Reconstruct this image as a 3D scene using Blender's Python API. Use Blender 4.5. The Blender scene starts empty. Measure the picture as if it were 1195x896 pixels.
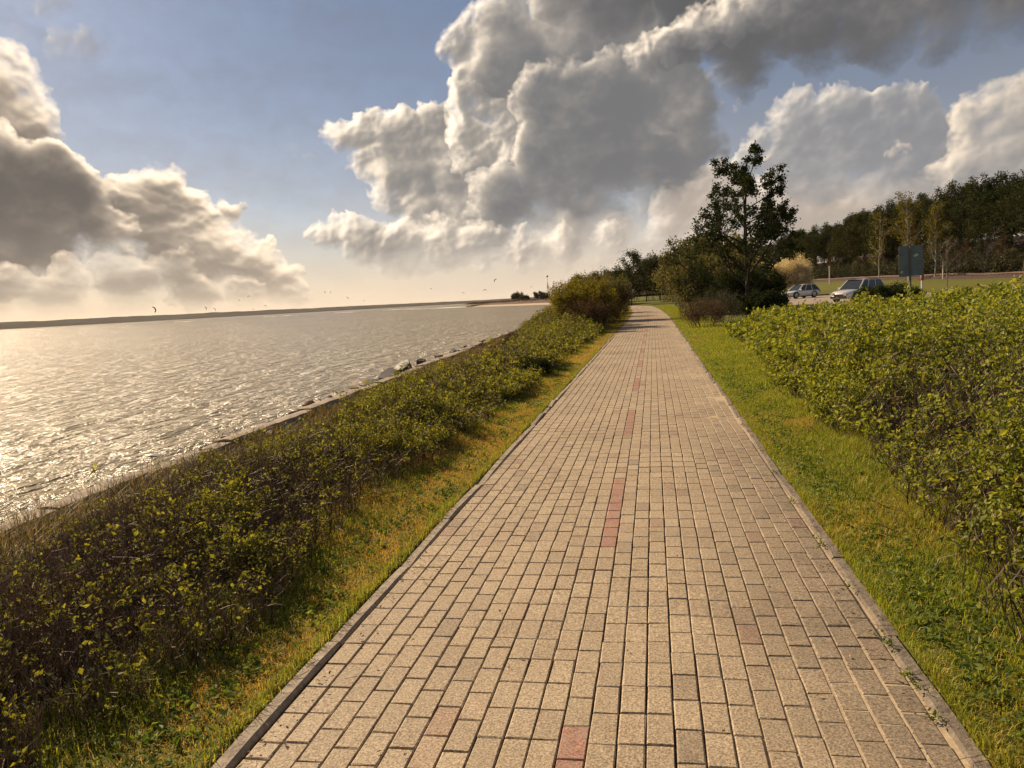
import bpy, bmesh, math, random
import numpy as np
from mathutils import Matrix, Vector

R = math.radians
COL = bpy.context.scene.collection
RNG = np.random.default_rng(7)

EYE = 1.53                       # height of the photographer's phone above the paving
SUN_AZ, SUN_EL = -54.0, 32.0     # azimuth from the direction of the path, clockwise; elevation
WATER = -1.30

# ------------------------------------------------------------------ clouds
AZ0, AZ1, EL0, EL1, PPD = -68.0, 52.0, -2.0, 42.0, 22.0      # degrees, and pixels to the degree


def fade(t):
    return t * t * t * (t * (t * 6 - 15) + 10)


def perlin(x, y, seed):
    r = np.random.default_rng(seed)
    g = r.random((128, 128)) * 2 * np.pi
    gx, gy = np.cos(g), np.sin(g)
    xi, yi = np.floor(x).astype(int), np.floor(y).astype(int)
    xf, yf = x - xi, y - yi
    u, v = fade(xf), fade(yf)
    x0, x1, y0, y1 = xi & 127, (xi + 1) & 127, yi & 127, (yi + 1) & 127
    a = gx[y0, x0] * xf + gy[y0, x0] * yf
    b = gx[y0, x1] * (xf - 1) + gy[y0, x1] * yf
    c = gx[y1, x0] * xf + gy[y1, x0] * (yf - 1)
    d = gx[y1, x1] * (xf - 1) + gy[y1, x1] * (yf - 1)
    return 1.5 * ((a + (b - a) * u) * (1 - v) + (c + (d - c) * u) * v)


def fbm(x, y, seed, octaves=5, gain=0.5, billow=False):
    s = np.zeros(np.broadcast(x, y).shape)
    amp, tot = 1.0, 0.0
    for i in range(octaves):
        n = perlin(x * 2 ** i + 17.3 * i, y * 2 ** i + 9.1 * i, seed + i)
        s += amp * ((1 - 2 * np.abs(n)) if billow else n)
        tot += amp
        amp *= gain
    return s / tot


def blur(a, s):
    if s < 0.5:
        return a
    h, w = a.shape
    fy, fx = np.fft.fftfreq(h)[:, None], np.fft.rfftfreq(w)[None, :]
    return np.fft.irfft2(np.fft.rfft2(a) * np.exp(-2 * (np.pi * s) ** 2 * (fx * fx + fy * fy)), s=a.shape)


def sstep(a, b, x):
    t = np.clip((x - a) / (b - a), 0, 1)
    return t * t * (3 - 2 * t)


# cloud banks, far ones first: azimuth and elevation of each billow and its radius, in degrees
BANKS = {
    'low': (dict(dark=(.33,.285,.25), mid=(.56,.475,.40), hi=(.98,.83,.68), core=2.2, coredark=.45, soft=.6, opac=1., lift=.10, veilamt=.6, light=(-.7,.55,-.02)),
        [(2.5, 6.5, 2.06), (4.4, 7.3, 1.80), (5.5, 5.8, 2.40), (1.4, 4.4, 1.72), (8.6, 4.9, 2.95), (11.8, 5.2, 2.54), (-0.9, 3.1, 1.12), (-3.7, 2.7, 1.25), (-7.4, 3.6, 1.63), (-5.5, 4.8, 1.87), (14.2, 5.0, 2.27), (16.8, 5.0, 2.22), (19.2, 5.2, 2.17), (-10.6, 3.2, 1.26), (8.2, 2.9, 2.38), (3.6, 3.5, 1.83), (21.9, 4.7, 2.11), (-2.4, 4.3, 1.61), (-6.2, 3.0, 1.26), (-9.4, 2.8, 1.01), (-12.5, 2.7, 0.88), (-0.0, 3.2, 1.36), (4.8, 4.5, 2.05)]),
    'mid': (dict(dark=(.22,.225,.24), mid=(.36,.345,.335), hi=(.78,.68,.57), core=2.6, coredark=.55, soft=.55),
        [(7.5, 9.9, 1.28), (10.0, 10.3, 2.06), (12.7, 10.6, 2.02), (15.5, 10.8, 1.64), (17.5, 10.8, 1.39), (13.7, 8.3, 2.58), (10.0, 8.2, 2.43), (16.8, 8.4, 2.41), (6.8, 8.5, 1.41), (18.7, 7.1, 2.16), (15.8, 6.4, 2.00), (11.6, 7.2, 2.07)]),
    'far': (dict(dark=(.24,.235,.24), mid=(.42,.38,.34), hi=(.84,.70,.55), core=2.6, coredark=.45, soft=.55),
        [(20.5, 8.9, 1.68), (22.2, 9.9, 1.85), (23.8, 9.1, 2.53), (21.0, 6.8, 2.32), (23.2, 6.0, 3.10), (25.7, 8.1, 3.47)]),
    'west_dome': (dict(dark=(.125,.11,.10), mid=(.40,.33,.26), hi=(1.15,.92,.68), core=3.2, coredark=.6, soft=.45, light=(.10,.80,-.02), veil=2.2, lift=.06),
        [(-36.0, 7.7, 2.01), (-34.1, 8.5, 2.03), (-35.6, 6.7, 2.25), (-32.7, 7.3, 1.72), (-31.3, 6.1, 1.40), (-29.9, 6.8, 0.82), (-28.9, 7.1, 0.41), (-33.7, 4.7, 2.53), (-31.1, 4.1, 2.23), (-28.4, 3.3, 1.92), (-26.8, 2.2, 1.46), (-25.9, 1.2, 0.85), (-32.4, 1.8, 1.76)]),
    'west_column': (dict(dark=(.125,.11,.10), mid=(.40,.33,.26), hi=(1.15,.92,.68), core=2.8, coredark=.5, soft=.5, light=(.35,.75,-.02), lift=.08),
        [(-42.1, 15.4, 1.51), (-41.5, 14.0, 1.84), (-42.4, 12.0, 2.57), (-40.5, 13.0, 1.15), (-39.8, 12.9, 0.53), (-44.2, 13.3, 2.99)]),
    'west_mass': (dict(dark=(.125,.11,.10), mid=(.40,.33,.26), hi=(1.15,.92,.68), core=2.2, coredark=.95, soft=.55, light=(.25,.85,-.08), veil=2.2, lift=-.04),
        [(-42.6, 8.9, 2.35), (-40.5, 9.2, 2.24), (-38.8, 8.2, 2.07), (-41.7, 6.7, 2.93), (-38.4, 6.4, 1.98), (-45.6, 8.4, 4.03), (-40.7, 4.9, 2.17), (-37.6, 4.8, 1.45), (-44.4, 4.4, 3.13)]),
    'west_base': (dict(dark=(.125,.11,.10), mid=(.40,.33,.26), hi=(1.15,.92,.68), core=2.2, coredark=.7, soft=.8, light=(.1,.85,-.02), veil=2.2, lift=.02, opac=.9),
        [(-42.8, 2.8, 1.39), (-40.0, 3.0, 1.43), (-37.0, 3.3, 1.47), (-33.9, 2.8, 1.74), (-41.0, 1.9, 1.85), (-36.6, 2.0, 2.04), (-32.4, 1.5, 1.64), (-44.6, 2.1, 2.09), (-29.1, 1.4, 1.44)]),
    'crest': (dict(dark=(.165,.165,.17), mid=(.41,.365,.315), hi=(1.15,.96,.75), core=2.7, coredark=.82, soft=.5, light=(-.80,.42,-.10), lift=-.02),
        [(-13.2, 17.6, 1.40), (-12.0, 18.6, 1.39), (-9.7, 19.0, 2.31), (-4.3, 17.9, 4.05), (-9.3, 15.8, 3.31), (-11.8, 15.1, 1.55), (-7.0, 12.6, 4.22), (-2.1, 12.2, 4.79), (1.8, 12.4, 3.25), (0.4, 15.8, 3.48), (2.0, 9.6, 2.64)]),
    'lobe': (dict(dark=(.165,.165,.17), mid=(.41,.365,.315), hi=(1.15,.96,.75), core=3.0, coredark=.5, soft=.45, light=(-.75,.5,-.05), lift=.05),
        [(-22.0, 12.1, 1.31), (-20.2, 12.4, 1.67), (-17.8, 11.9, 2.17), (-15.4, 12.3, 2.05), (-19.5, 10.2, 1.57), (-16.8, 9.6, 2.69), (-13.3, 10.0, 3.06), (-18.6, 7.7, 1.59), (-16.1, 6.5, 2.48), (-12.3, 7.3, 3.10)]),
    'heart': (dict(dark=(.165,.165,.17), mid=(.41,.365,.315), hi=(1.15,.96,.75), core=3.0, coredark=.45, soft=.7, light=(-.85,.3,-.02), lift=.10),
        [(-12.5, 14.0, 1.32), (-12.9, 12.3, 1.45), (-12.1, 10.2, 1.47), (-10.1, 11.6, 1.58), (-9.6, 9.5, 1.84), (-11.0, 13.4, 1.20)]),
    'belly': (dict(dark=(.165,.165,.17), mid=(.41,.365,.315), hi=(1.15,.96,.75), core=2.4, coredark=.95, soft=.9, light=(-.7,.5,-.1), lift=-.05),
        [(-6.9, 13.7, 2.63), (-7.1, 10.8, 2.80), (-3.3, 12.9, 3.59), (-3.4, 9.4, 3.05), (0.2, 9.1, 2.66), (-7.2, 7.6, 2.72), (-10.4, 6.9, 2.49), (-4.2, 6.2, 2.48), (-9.9, 5.0, 1.75), (-7.4, 5.4, 2.00), (-3.0, 5.3, 1.86), (0.8, 7.6, 2.19), (-10.5, 5.4, 1.88)]),
    'foot': (dict(dark=(.165,.165,.17), mid=(.41,.365,.315), hi=(1.15,.96,.75), core=2.8, coredark=.4, soft=.55, light=(-.7,.55,-.02), lift=.08),
        [(-23.0, 5.5, 1.10), (-24.2, 5.8, 0.55), (-21.1, 4.7, 1.85), (-18.2, 4.1, 2.12), (-15.0, 4.4, 2.25), (-12.5, 4.2, 1.88), (-9.3, 3.8, 1.38), (-6.2, 3.9, 1.50), (-2.9, 3.9, 1.37), (-11.3, 3.2, 1.01), (-16.3, 3.2, 1.25)]),
    'veilwest': (dict(dark=(.28,.25,.22), mid=(.5,.42,.34), hi=(.9,.76,.58), core=2.2, coredark=.4, soft=1.0, opac=.6),
        [(-37.7, 17.1, 1.04), (-38.7, 17.1, 1.03), (-39.3, 16.8, 0.77), (-36.9, 16.7, 0.79), (-38.3, 16.8, 0.93), (-39.2, 19.3, 1.01), (-38.9, 18.9, 0.81), (-41.5, 17.2, 0.75), (-25.6, 11.3, 0.23), (-24.8, 11.1, 0.41), (-23.9, 10.7, 0.30)]),
    'over': (dict(dark=(.105,.105,.11), mid=(.215,.205,.20), hi=(.70,.60,.50), core=3.2, coredark=.72, soft=.5, light=(-.62,.62,-.12)),
        [(6.3, 17.5, 3.07), (10.7, 16.9, 3.27), (14.8, 16.4, 3.18), (18.6, 16.4, 2.81), (22.2, 16.0, 2.71), (6.8, 14.6, 2.16), (3.2, 17.7, 2.55), (0.2, 16.4, 1.27), (1.7, 16.8, 1.61), (11.2, 14.7, 1.88), (15.3, 14.3, 1.39), (18.2, 14.3, 1.36), (20.9, 14.2, 1.22), (-1.7, 20.2, 3.39), (-5.9, 21.6, 2.81), (4.7, 21.5, 4.90), (13.8, 20.4, 4.66), (20.9, 19.7, 4.37)]),
    'scud': (dict(dark=(.42,.38,.34), mid=(.58,.5,.43), hi=(.90,.76,.62), core=1.5, coredark=.3, soft=.6, puffs=8),
        [(15.8, 8.2, 0.50), (16.4, 8.2, 0.44), (15.3, 8.1, 0.28), (6.0, 12.1, 0.35), (6.5, 12.6, 0.29), (5.3, 12.4, 0.23)]),
    'front': (dict(dark=(.165,.165,.17), mid=(.41,.365,.315), hi=(1.15,.96,.75), core=2.6, coredark=.5, soft=.7, light=(-.7,.6,-.02), lift=.05),
        [(-0.6, 16.1, 0.76), (0.5, 16.4, 0.98), (2.0, 16.6, 1.15), (3.7, 17.3, 1.36), (5.6, 17.9, 1.56), (7.4, 18.3, 1.54), (8.5, 18.9, 1.63), (-1.3, 15.7, 0.47)]),
}


def sky_clouds():
    W, H = int((AZ1 - AZ0) * PPD), int((EL1 - EL0) * PPD)
    az = AZ0 + (np.arange(W)[None, :] + .5) / PPD
    el = EL0 + (np.arange(H)[:, None] + .5) / PPD
    AZ, EL = np.broadcast_to(az, (H, W)), np.broadcast_to(el, (H, W))
    rgb, alpha = np.zeros((H, W, 3)), np.zeros((H, W))
    wx = fbm(AZ * .25, EL * .25, 11, 6, .55)
    wy = fbm(AZ * .25, EL * .25, 31, 6, .55)
    bil = fbm(AZ * .32 + .5 * wx, EL * .40 + .5 * wy, 51, 6, .56, True)
    fine = fbm(AZ * .6, EL * .9, 71, 5, .6)
    wisp = fbm(AZ * 2.4 + wx, EL * 3.0 + wy, 131, 4, .6)
    wlow = fbm(AZ * .10, EL * .17, 91, 4, .5)
    vl = .92 * np.exp(-np.maximum(EL, 0) / 5.5) * (1 + .25 * wlow)
    alpha[:] = np.clip(vl, 0, 1)
    warm = sstep(20, -60, AZ)[..., None]
    rgb[:] = alpha[..., None] * (np.array([.80, .645, .50]) * (1 - warm) + np.array([.92, .68, .46]) * warm)
    ci = np.clip(.30 + .28 * fbm(AZ * .07 + .6 * wx, EL * .22 + .3 * wy, 151, 5, .55) + .10 * fine, 0, .6)
    ci = ci * (1 - alpha)
    rgb += ci[..., None] * np.array([.165, .165, .18])
    alpha += ci
    FULL = (AZ, EL, wx, wy, bil, fine, wlow, wisp)
    az_all, el_all = az, el
    for k, (name, (par, blobs)) in enumerate(BANKS.items()):
        rng = np.random.default_rng(100 + k)
        bx0 = int(max(0, (min(b[0] - 1.4 * b[2] for b in blobs) - 2.5 - AZ0) * PPD))
        bx1 = int(min(W, (max(b[0] + 1.4 * b[2] for b in blobs) + 2.5 - AZ0) * PPD))
        by0 = int(max(0, (min(b[1] - 1.4 * b[2] for b in blobs) - 2.5 - EL0) * PPD))
        by1 = int(min(H, (max(b[1] + 1.4 * b[2] for b in blobs) + 2.5 - EL0) * PPD))
        cut = (slice(by0, by1), slice(bx0, bx1))
        AZ, EL, wx, wy, bil, fine, wlow, wisp = (q[cut] for q in FULL)
        az, el = az_all[:, bx0:bx1], el_all[by0:by1]
        h_, w_ = AZ.shape
        iy, ix = np.mgrid[0:h_, 0:w_]
        sx = np.clip((ix + wx * 1.5 * PPD).astype(int), 0, w_ - 1)
        sy = np.clip((iy + wy * 1.3 * PPD).astype(int), 0, h_ - 1)
        h = np.zeros((h_, w_))
        body = np.zeros((h_, w_))

        def stamp(a, e, r, arr, sq=1.0):
            x0, x1 = int(max(0, (a - r - AZ0) * PPD - bx0)), int(min(w_, (a + r - AZ0) * PPD + 1 - bx0))
            y0, y1 = int(max(0, (e - r - EL0) * PPD - by0)), int(min(h_, (e + r - EL0) * PPD + 1 - by0))
            if x1 <= x0 or y1 <= y0:
                return
            d2 = r * r - (az[:, x0:x1] - a) ** 2 - ((el[y0:y1] - e) / sq) ** 2
            arr[y0:y1, x0:x1] = np.maximum(arr[y0:y1, x0:x1], np.sqrt(np.maximum(d2, 0)))

        for a, e, r in blobs:
            stamp(a, e, r, h)
            stamp(a, e, r * 1.02, body)
            for j in range(par.get('puffs', 14)):
                t = rng.random() * 2 * np.pi
                q = r * rng.uniform(.22, .42)
                ca, ce = a + r * .86 * np.cos(t), e + r * .86 * np.sin(t) * (.9 if np.sin(t) > 0 else .55)
                stamp(ca, ce, q, h)
                for i in range(5):
                    s = rng.random() * 2 * np.pi
                    stamp(ca + q * .85 * np.cos(s), ce + q * .85 * np.sin(s), q * rng.uniform(.25, .5), h)
        hw = h[sy, sx]
        body = body[sy, sx]
        # erode the edge with noise, more of it where the cloud is thin
        f = hw + .50 * (bil - .30) + .85 * fine + .55 * wisp + .35 * wx
        f = np.where(hw > 0, f, -1.0)
        f = blur(f, .7)
        big = blur(np.maximum(body, 0), 16)
        g2y, g2x = np.gradient(big * PPD, 1.0)
        under = sstep(.05, .8, g2y)
        soft = par.get('soft', .5) * (1.0 + 1.3 * sstep(-.15, .45, wlow) + 1.5 * under)
        a_ = sstep(.0, soft * 2.3, f) ** .75 * par.get('opac', 1.0)
        # relief: broad body, puffs that show best near the rim, fine billows
        hp = np.maximum(hw, 0)
        core = sstep(.3, par.get('core', 3.0), blur(hp, 7))      # how much cloud the light has to come through
        puff = blur(hp, 2.2)
        rel = .55 * blur(hp, 5.0) + .32 * puff * (1 - .85 * core) + .5 * blur(hp, 14) + par.get('rough', .55) * blur(bil, 1.6) * (1 - .6 * core) + .8 * blur(wy, 5) + .5 * blur(fine, 3)
        gy, gx = np.gradient(rel * PPD, 1.0)
        gy, gx = gy * .62, gx * .62
        nz = 1 / np.sqrt(1 + gx * gx + gy * gy)
        L = np.array(par.get('light', (-.72, .55, -.12)))
        lam = (-gx * L[0] - gy * L[1] + L[2]) * nz
        lit = sstep(-.45, .95, lam)
        lamb = np.clip((-g2x * L[0] - g2y * L[1]), -1, 1)
        thin = np.exp(-np.maximum(f, 0) / .75)
        s = lit * (1 - par.get('coredark', .62) * core) + .42 * lamb * (1 - .4 * core) + .45 * thin * (1 - .6 * core) + (.10 * bil + .30 * wlow + .16 * fine + .10 * wisp) * (1 - .25 * core) - .10 * core
        s = s + .22 * core * (.9 * wlow + .8 * blur(bil, 2) + .5 * fine)
        s = blur(s, 1.)
        s = np.where(s < .22, .22 * np.exp((np.minimum(s, .22) - .22) / .22), s)
        s = np.clip(s * par.get('gain', 1.0) + par.get('lift', 0.), 0, 1.15)[..., None]
        dark, mid, hi = (np.array(par[c]) for c in ('dark', 'mid', 'hi'))
        col = np.where(s < .45, dark + (mid - dark) * (s / .45), mid + (hi - mid) * ((s - .45) / .55))
        # the air in front of low clouds
        ha = np.exp(-np.maximum(EL, 0) / par.get('veil', 1.9))[..., None] * par.get('veilamt', .85)
        vc = np.array(par.get('veilcol', (.80, .64, .48)))
        col = col * (1 - ha) + vc * ha
        a_ = a_ * (1 - .9 * np.exp(-np.maximum(EL, 0) / par.get('sink', .8)))
        rgb[cut] = rgb[cut] * (1 - a_[..., None]) + col * a_[..., None]
        alpha[cut] = alpha[cut] * (1 - a_) + a_
    return rgb, alpha


# ------------------------------------------------------------------ objects
def tag(o, label=None, cat=None, group=None, kind=None):
    for k, v in (('label', label), ('category', cat), ('group', group), ('kind', kind)):
        if v:
            o[k] = v
    return o


def empty(name, loc=(0, 0, 0), rz=0.0, scale=1.0):
    o = bpy.data.objects.new(name, None)
    COL.objects.link(o)
    o.location = loc
    o.rotation_euler = (0, 0, rz)
    o.scale = (scale, scale, scale)
    o.empty_display_size = .2
    return o


def obj(name, me, parent=None, loc=None):
    o = bpy.data.objects.new(name, me)
    COL.objects.link(o)
    if parent:
        o.parent = parent
    if loc is not None:
        o.location = loc
    return o


def copy_tree(o, parent=None):
    c = o.copy()
    COL.objects.link(c)
    c.parent = parent
    for ch in [q for q in bpy.data.objects if q.parent == o]:
        copy_tree(ch, c)
    return c


class Geo:
    """Gathers vertices, quads and triangles, and links them as one mesh."""

    def __init__(self):
        self.V, self.Q, self.T, self.qm, self.tm, self.n = [], [], [], [], [], 0

    def add(self, V, Q=None, T=None, m=0):
        V = np.asarray(V, float).reshape(-1, 3)
        if Q is not None and len(Q):
            Q = np.asarray(Q, int).reshape(-1, 4)
            self.Q.append(Q + self.n)
            self.qm.append(np.broadcast_to(np.asarray(m), (len(Q),)))
        if T is not None and len(T):
            T = np.asarray(T, int).reshape(-1, 3)
            self.T.append(T + self.n)
            self.tm.append(np.broadcast_to(np.asarray(m), (len(T),)))
        self.V.append(V)
        self.n += len(V)

    def box(self, lo, hi, m=0, M=None):
        x0, y0, z0 = lo
        x1, y1, z1 = hi
        V = np.array([(x0, y0, z0), (x1, y0, z0), (x1, y1, z0), (x0, y1, z0), (x0, y0, z1), (x1, y0, z1), (x1, y1, z1), (x0, y1, z1)])
        if M is not None:
            V = np.array([M @ Vector(v) for v in V])
        self.add(V, [(0, 3, 2, 1), (4, 5, 6, 7), (0, 1, 5, 4), (1, 2, 6, 5), (2, 3, 7, 6), (3, 0, 4, 7)], m=m)

    def mesh(self, name, mats, smooth=False):
        me = bpy.data.meshes.new(name)
        if not self.V:
            return me
        V = np.concatenate(self.V)
        Q = np.concatenate(self.Q) if self.Q else np.zeros((0, 4), int)
        T = np.concatenate(self.T) if self.T else np.zeros((0, 3), int)
        me.vertices.add(len(V))
        me.vertices.foreach_set('co', V.astype(np.float32).ravel())
        me.loops.add(Q.size + T.size)
        me.loops.foreach_set('vertex_index', np.concatenate([Q.ravel(), T.ravel()]).astype(np.int32))
        me.polygons.add(len(Q) + len(T))
        st = np.concatenate([np.arange(len(Q)) * 4, Q.size + np.arange(len(T)) * 3]).astype(np.int32)
        me.polygons.foreach_set('loop_start', st)
        me.polygons.foreach_set('loop_total', np.concatenate([np.full(len(Q), 4), np.full(len(T), 3)]).astype(np.int32))
        mi = np.concatenate((self.qm or []) + (self.tm or [])).astype(np.int32)
        me.polygons.foreach_set('material_index', mi)
        me.polygons.foreach_set('use_smooth', np.full(len(mi), smooth))
        for m in (mats if isinstance(mats, (list, tuple)) else [mats]):
            me.materials.append(m)
        me.update(calc_edges=True)
        me.validate()
        return me


def unit(v):
    return v / np.maximum(np.linalg.norm(v, axis=-1, keepdims=True), 1e-9)


def tubes(P, Rr, sides=3):
    P, Rr = np.asarray(P, float), np.asarray(Rr, float)
    N, K, _ = P.shape
    T = unit(np.gradient(P, axis=1))
    ref = np.where(np.abs(T[..., 2:3]) > .9, np.array([1., 0, 0]), np.array([0, 0, 1.]))
    a = unit(np.cross(T, ref))
    b = np.cross(T, a)
    t = np.arange(sides) * 2 * np.pi / sides
    V = P[:, :, None, :] + Rr[:, :, None, None] * (np.cos(t)[:, None] * a[:, :, None, :] + np.sin(t)[:, None] * b[:, :, None, :])
    n, k, s = np.meshgrid(np.arange(N), np.arange(K - 1), np.arange(sides), indexing='ij')
    s2 = (s + 1) % sides
    base = (n * K + k) * sides
    Q = np.stack([base + s, base + s2, base + sides + s2, base + sides + s], -1).reshape(-1, 4)
    return V.reshape(-1, 3), Q


def leaves(C, size, rng, aspect=.55, up=.4, fold=.12, axis=None):
    """One folded diamond of a leaf at each centre."""
    N = len(C)
    size = np.broadcast_to(np.asarray(size, float), (N,))[:, None]
    n = rng.normal(size=(N, 3)) + np.array([0, 0, up])
    n = unit(n)
    t = rng.normal(size=(N, 3)) if axis is None else axis + .5 * rng.normal(size=(N, 3))
    t = unit(t - n * (t * n).sum(1, keepdims=True))
    b = np.cross(n, t)
    h = size / 2
    V = np.stack([C - t * h, C + b * h * aspect + n * size * fold, C + t * h, C - b * h * aspect + n * size * fold], 1).reshape(-1, 3)
    return V, np.arange(4 * N).reshape(-1, 4)


# ------------------------------------------------------------------ materials
def nodes_of(name):
    m = bpy.data.materials.new(name)
    m.use_nodes = True
    nt = m.node_tree
    for n in list(nt.nodes):
        nt.nodes.remove(n)
    out = nt.nodes.new('ShaderNodeOutputMaterial')
    return m, nt, out


def N(nt, typ, inp=None, **kw):
    n = nt.nodes.new('ShaderNode' + typ)
    for k, v in kw.items():
        setattr(n, k, v)
    for k, v in (inp or {}).items():
        if isinstance(v, bpy.types.NodeSocket):
            nt.links.new(v, n.inputs[k])
        else:
            n.inputs[k].default_value = v
    return n


def ramp(nt, fac, stops, interp='LINEAR'):
    n = nt.nodes.new('ShaderNodeValToRGB')
    cr = n.color_ramp
    cr.interpolation = interp
    while len(cr.elements) < len(stops):
        cr.elements.new(.5)
    for e, (p, c) in zip(cr.elements, stops):
        e.position = p
        e.color = (*c, 1) if len(c) == 3 else c
    nt.links.new(fac, n.inputs['Fac'])
    return n.outputs['Color']


def mixc(nt, fac, a, b, mode='MIX'):
    n = nt.nodes.new('ShaderNodeMix')
    n.data_type = 'RGBA'
    n.blend_type = mode
    for sock, v in ((n.inputs[0], fac), (n.inputs[6], a), (n.inputs[7], b)):
        if isinstance(v, bpy.types.NodeSocket):
            nt.links.new(v, sock)
        else:
            sock.default_value = v if not isinstance(v, tuple) or len(v) == 4 else (*v, 1)
    return n.outputs[2]


def noise(nt, vec, scale, detail=4, rough=.55, dist=0.0):
    return N(nt, 'TexNoise', {'Vector': vec, 'Scale': scale, 'Detail': detail, 'Roughness': rough, 'Distortion': dist}).outputs['Fac']


def math_(nt, op, a, b=0.0, c=None, clamp=False):
    n = nt.nodes.new('ShaderNodeMath')
    n.operation = op
    n.use_clamp = clamp
    for i, v in enumerate([a, b] + ([c] if c is not None else [])):
        if isinstance(v, bpy.types.NodeSocket):
            nt.links.new(v, n.inputs[i])
        else:
            n.inputs[i].default_value = v
    return n.outputs[0]


def maprange(nt, v, a, b, c=0., d=1.):
    return N(nt, 'MapRange', {'Value': v, 'From Min': a, 'From Max': b, 'To Min': c, 'To Max': d}, clamp=True).outputs[0]


def leaf_mat(name, stops, trans=.35, gloss=.06, rough=.45, patch=None):
    """Leaves: each its own shade, part of the light coming through from behind."""
    m, nt, out = nodes_of(name)
    g = N(nt, 'NewGeometry')
    col = ramp(nt, g.outputs['Random Per Island'], stops)
    if patch:
        tc = N(nt, 'TexCoord').outputs['Object']
        f = maprange(nt, noise(nt, tc, patch[0], 3), .42, .62)
        col = mixc(nt, math_(nt, 'MULTIPLY', f, patch[2]), col, patch[1])
    d = N(nt, 'BsdfDiffuse', {'Color': col})
    tcol = mixc(nt, .55, col, (1.0, .95, .35), 'MULTIPLY')
    t = N(nt, 'BsdfTranslucent', {'Color': mixc(nt, 1.0, tcol, (1.7, 1.7, 1.2), 'MULTIPLY')})
    s = N(nt, 'MixShader', {0: trans})
    nt.links.new(d.outputs[0], s.inputs[1])
    nt.links.new(t.outputs[0], s.inputs[2])
    gl = N(nt, 'BsdfGlossy', {'Color': (1, 1, 1, 1), 'Roughness': rough})
    s2 = N(nt, 'MixShader', {0: gloss})
    nt.links.new(s.outputs[0], s2.inputs[1])
    nt.links.new(gl.outputs[0], s2.inputs[2])
    nt.links.new(s2.outputs[0], out.inputs[0])
    return m


def bark_mat(name, a, b, scale=6.0, rough=.85, island=.5, spec=.2):
    m, nt, out = nodes_of(name)
    tc = N(nt, 'TexCoord').outputs['Object']
    g = N(nt, 'NewGeometry').outputs['Random Per Island']
    f = noise(nt, tc, scale, 5, .65)
    f = math_(nt, 'ADD', math_(nt, 'MULTIPLY', f, 1 - island), math_(nt, 'MULTIPLY', g, island))
    col = ramp(nt, f, [(.25, a), (.75, b)])
    p = N(nt, 'BsdfPrincipled', {'Base Color': col, 'Roughness': rough, 'Specular IOR Level': spec})
    nt.links.new(p.outputs[0], out.inputs[0])
    return m


def plain(name, col, rough=.5, metallic=0., spec=.5, var=.12, scale=8., coat=0.):
    m, nt, out = nodes_of(name)
    tc = N(nt, 'TexCoord').outputs['Object']
    f = noise(nt, tc, scale, 5, .6)
    c = ramp(nt, f, [(.3, tuple(x * (1 - var) for x in col)), (.7, tuple(min(1, x * (1 + var)) for x in col))])
    p = N(nt, 'BsdfPrincipled', {'Base Color': c, 'Roughness': rough, 'Metallic': metallic, 'Specular IOR Level': spec, 'Coat Weight': coat})
    nt.links.new(p.outputs[0], out.inputs[0])
    return m


def stone_mat(name, a, b, scale, bump=.4, rough=.85):
    m, nt, out = nodes_of(name)
    tc = N(nt, 'TexCoord').outputs['Object']
    f = noise(nt, tc, scale, 8, .65)
    f2 = noise(nt, tc, scale * 6, 4, .6)
    c = ramp(nt, f, [(.3, a), (.7, b)])
    c = mixc(nt, maprange(nt, f2, .35, .7), c, mixc(nt, .6, c, (.4, .38, .36), 'MULTIPLY'))
    bp = N(nt, 'Bump', {'Height': math_(nt, 'ADD', f, math_(nt, 'MULTIPLY', f2, .4)), 'Strength': bump, 'Distance': .05})
    p = N(nt, 'BsdfPrincipled', {'Base Color': c, 'Roughness': rough, 'Normal': bp.outputs[0], 'Specular IOR Level': .3})
    nt.links.new(p.outputs[0], out.inputs[0])
    return m


# ------------------------------------------------------------------ lie of the land
def sm(a, b, x):
    t = np.clip((x - a) / (b - a), 0, 1)
    return t * t * (3 - 2 * t)


def shift(y):
    """The path runs straight, then bends seaward."""
    y = np.asarray(y, float)
    return -.00045 * np.maximum(y - 42, 0) ** 2 - .009 * np.maximum(y - 88, 0) ** 2


def wall_x(y):
    y = np.asarray(y, float)
    return -7.55 - .058 * np.clip(y, -40, 60) - .075 * np.clip(y - 60, 0, 1e9)


def rail_x(y):
    return 42. - (np.asarray(y, float) - 98.) * .098


def rail_z(y):
    return np.clip(1.0 + (np.asarray(y, float) - 98.) * .0085, .55, 2.2)


_n = np.random.default_rng(3).random((64, 64))


def lump(x, y, s):
    """Cheap smooth noise, -1..1."""
    x, y = np.asarray(x, float) * s, np.asarray(y, float) * s
    xi, yi = np.floor(x).astype(int), np.floor(y).astype(int)
    u, v = x - xi, y - yi
    u, v = u * u * (3 - 2 * u), v * v * (3 - 2 * v)
    g = lambda i, j: _n[i & 63, j & 63]
    return 2 * ((g(xi, yi) * (1 - u) + g(xi + 1, yi) * u) * (1 - v) + (g(xi, yi + 1) * (1 - u) + g(xi + 1, yi + 1) * u) * v) - 1


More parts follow.
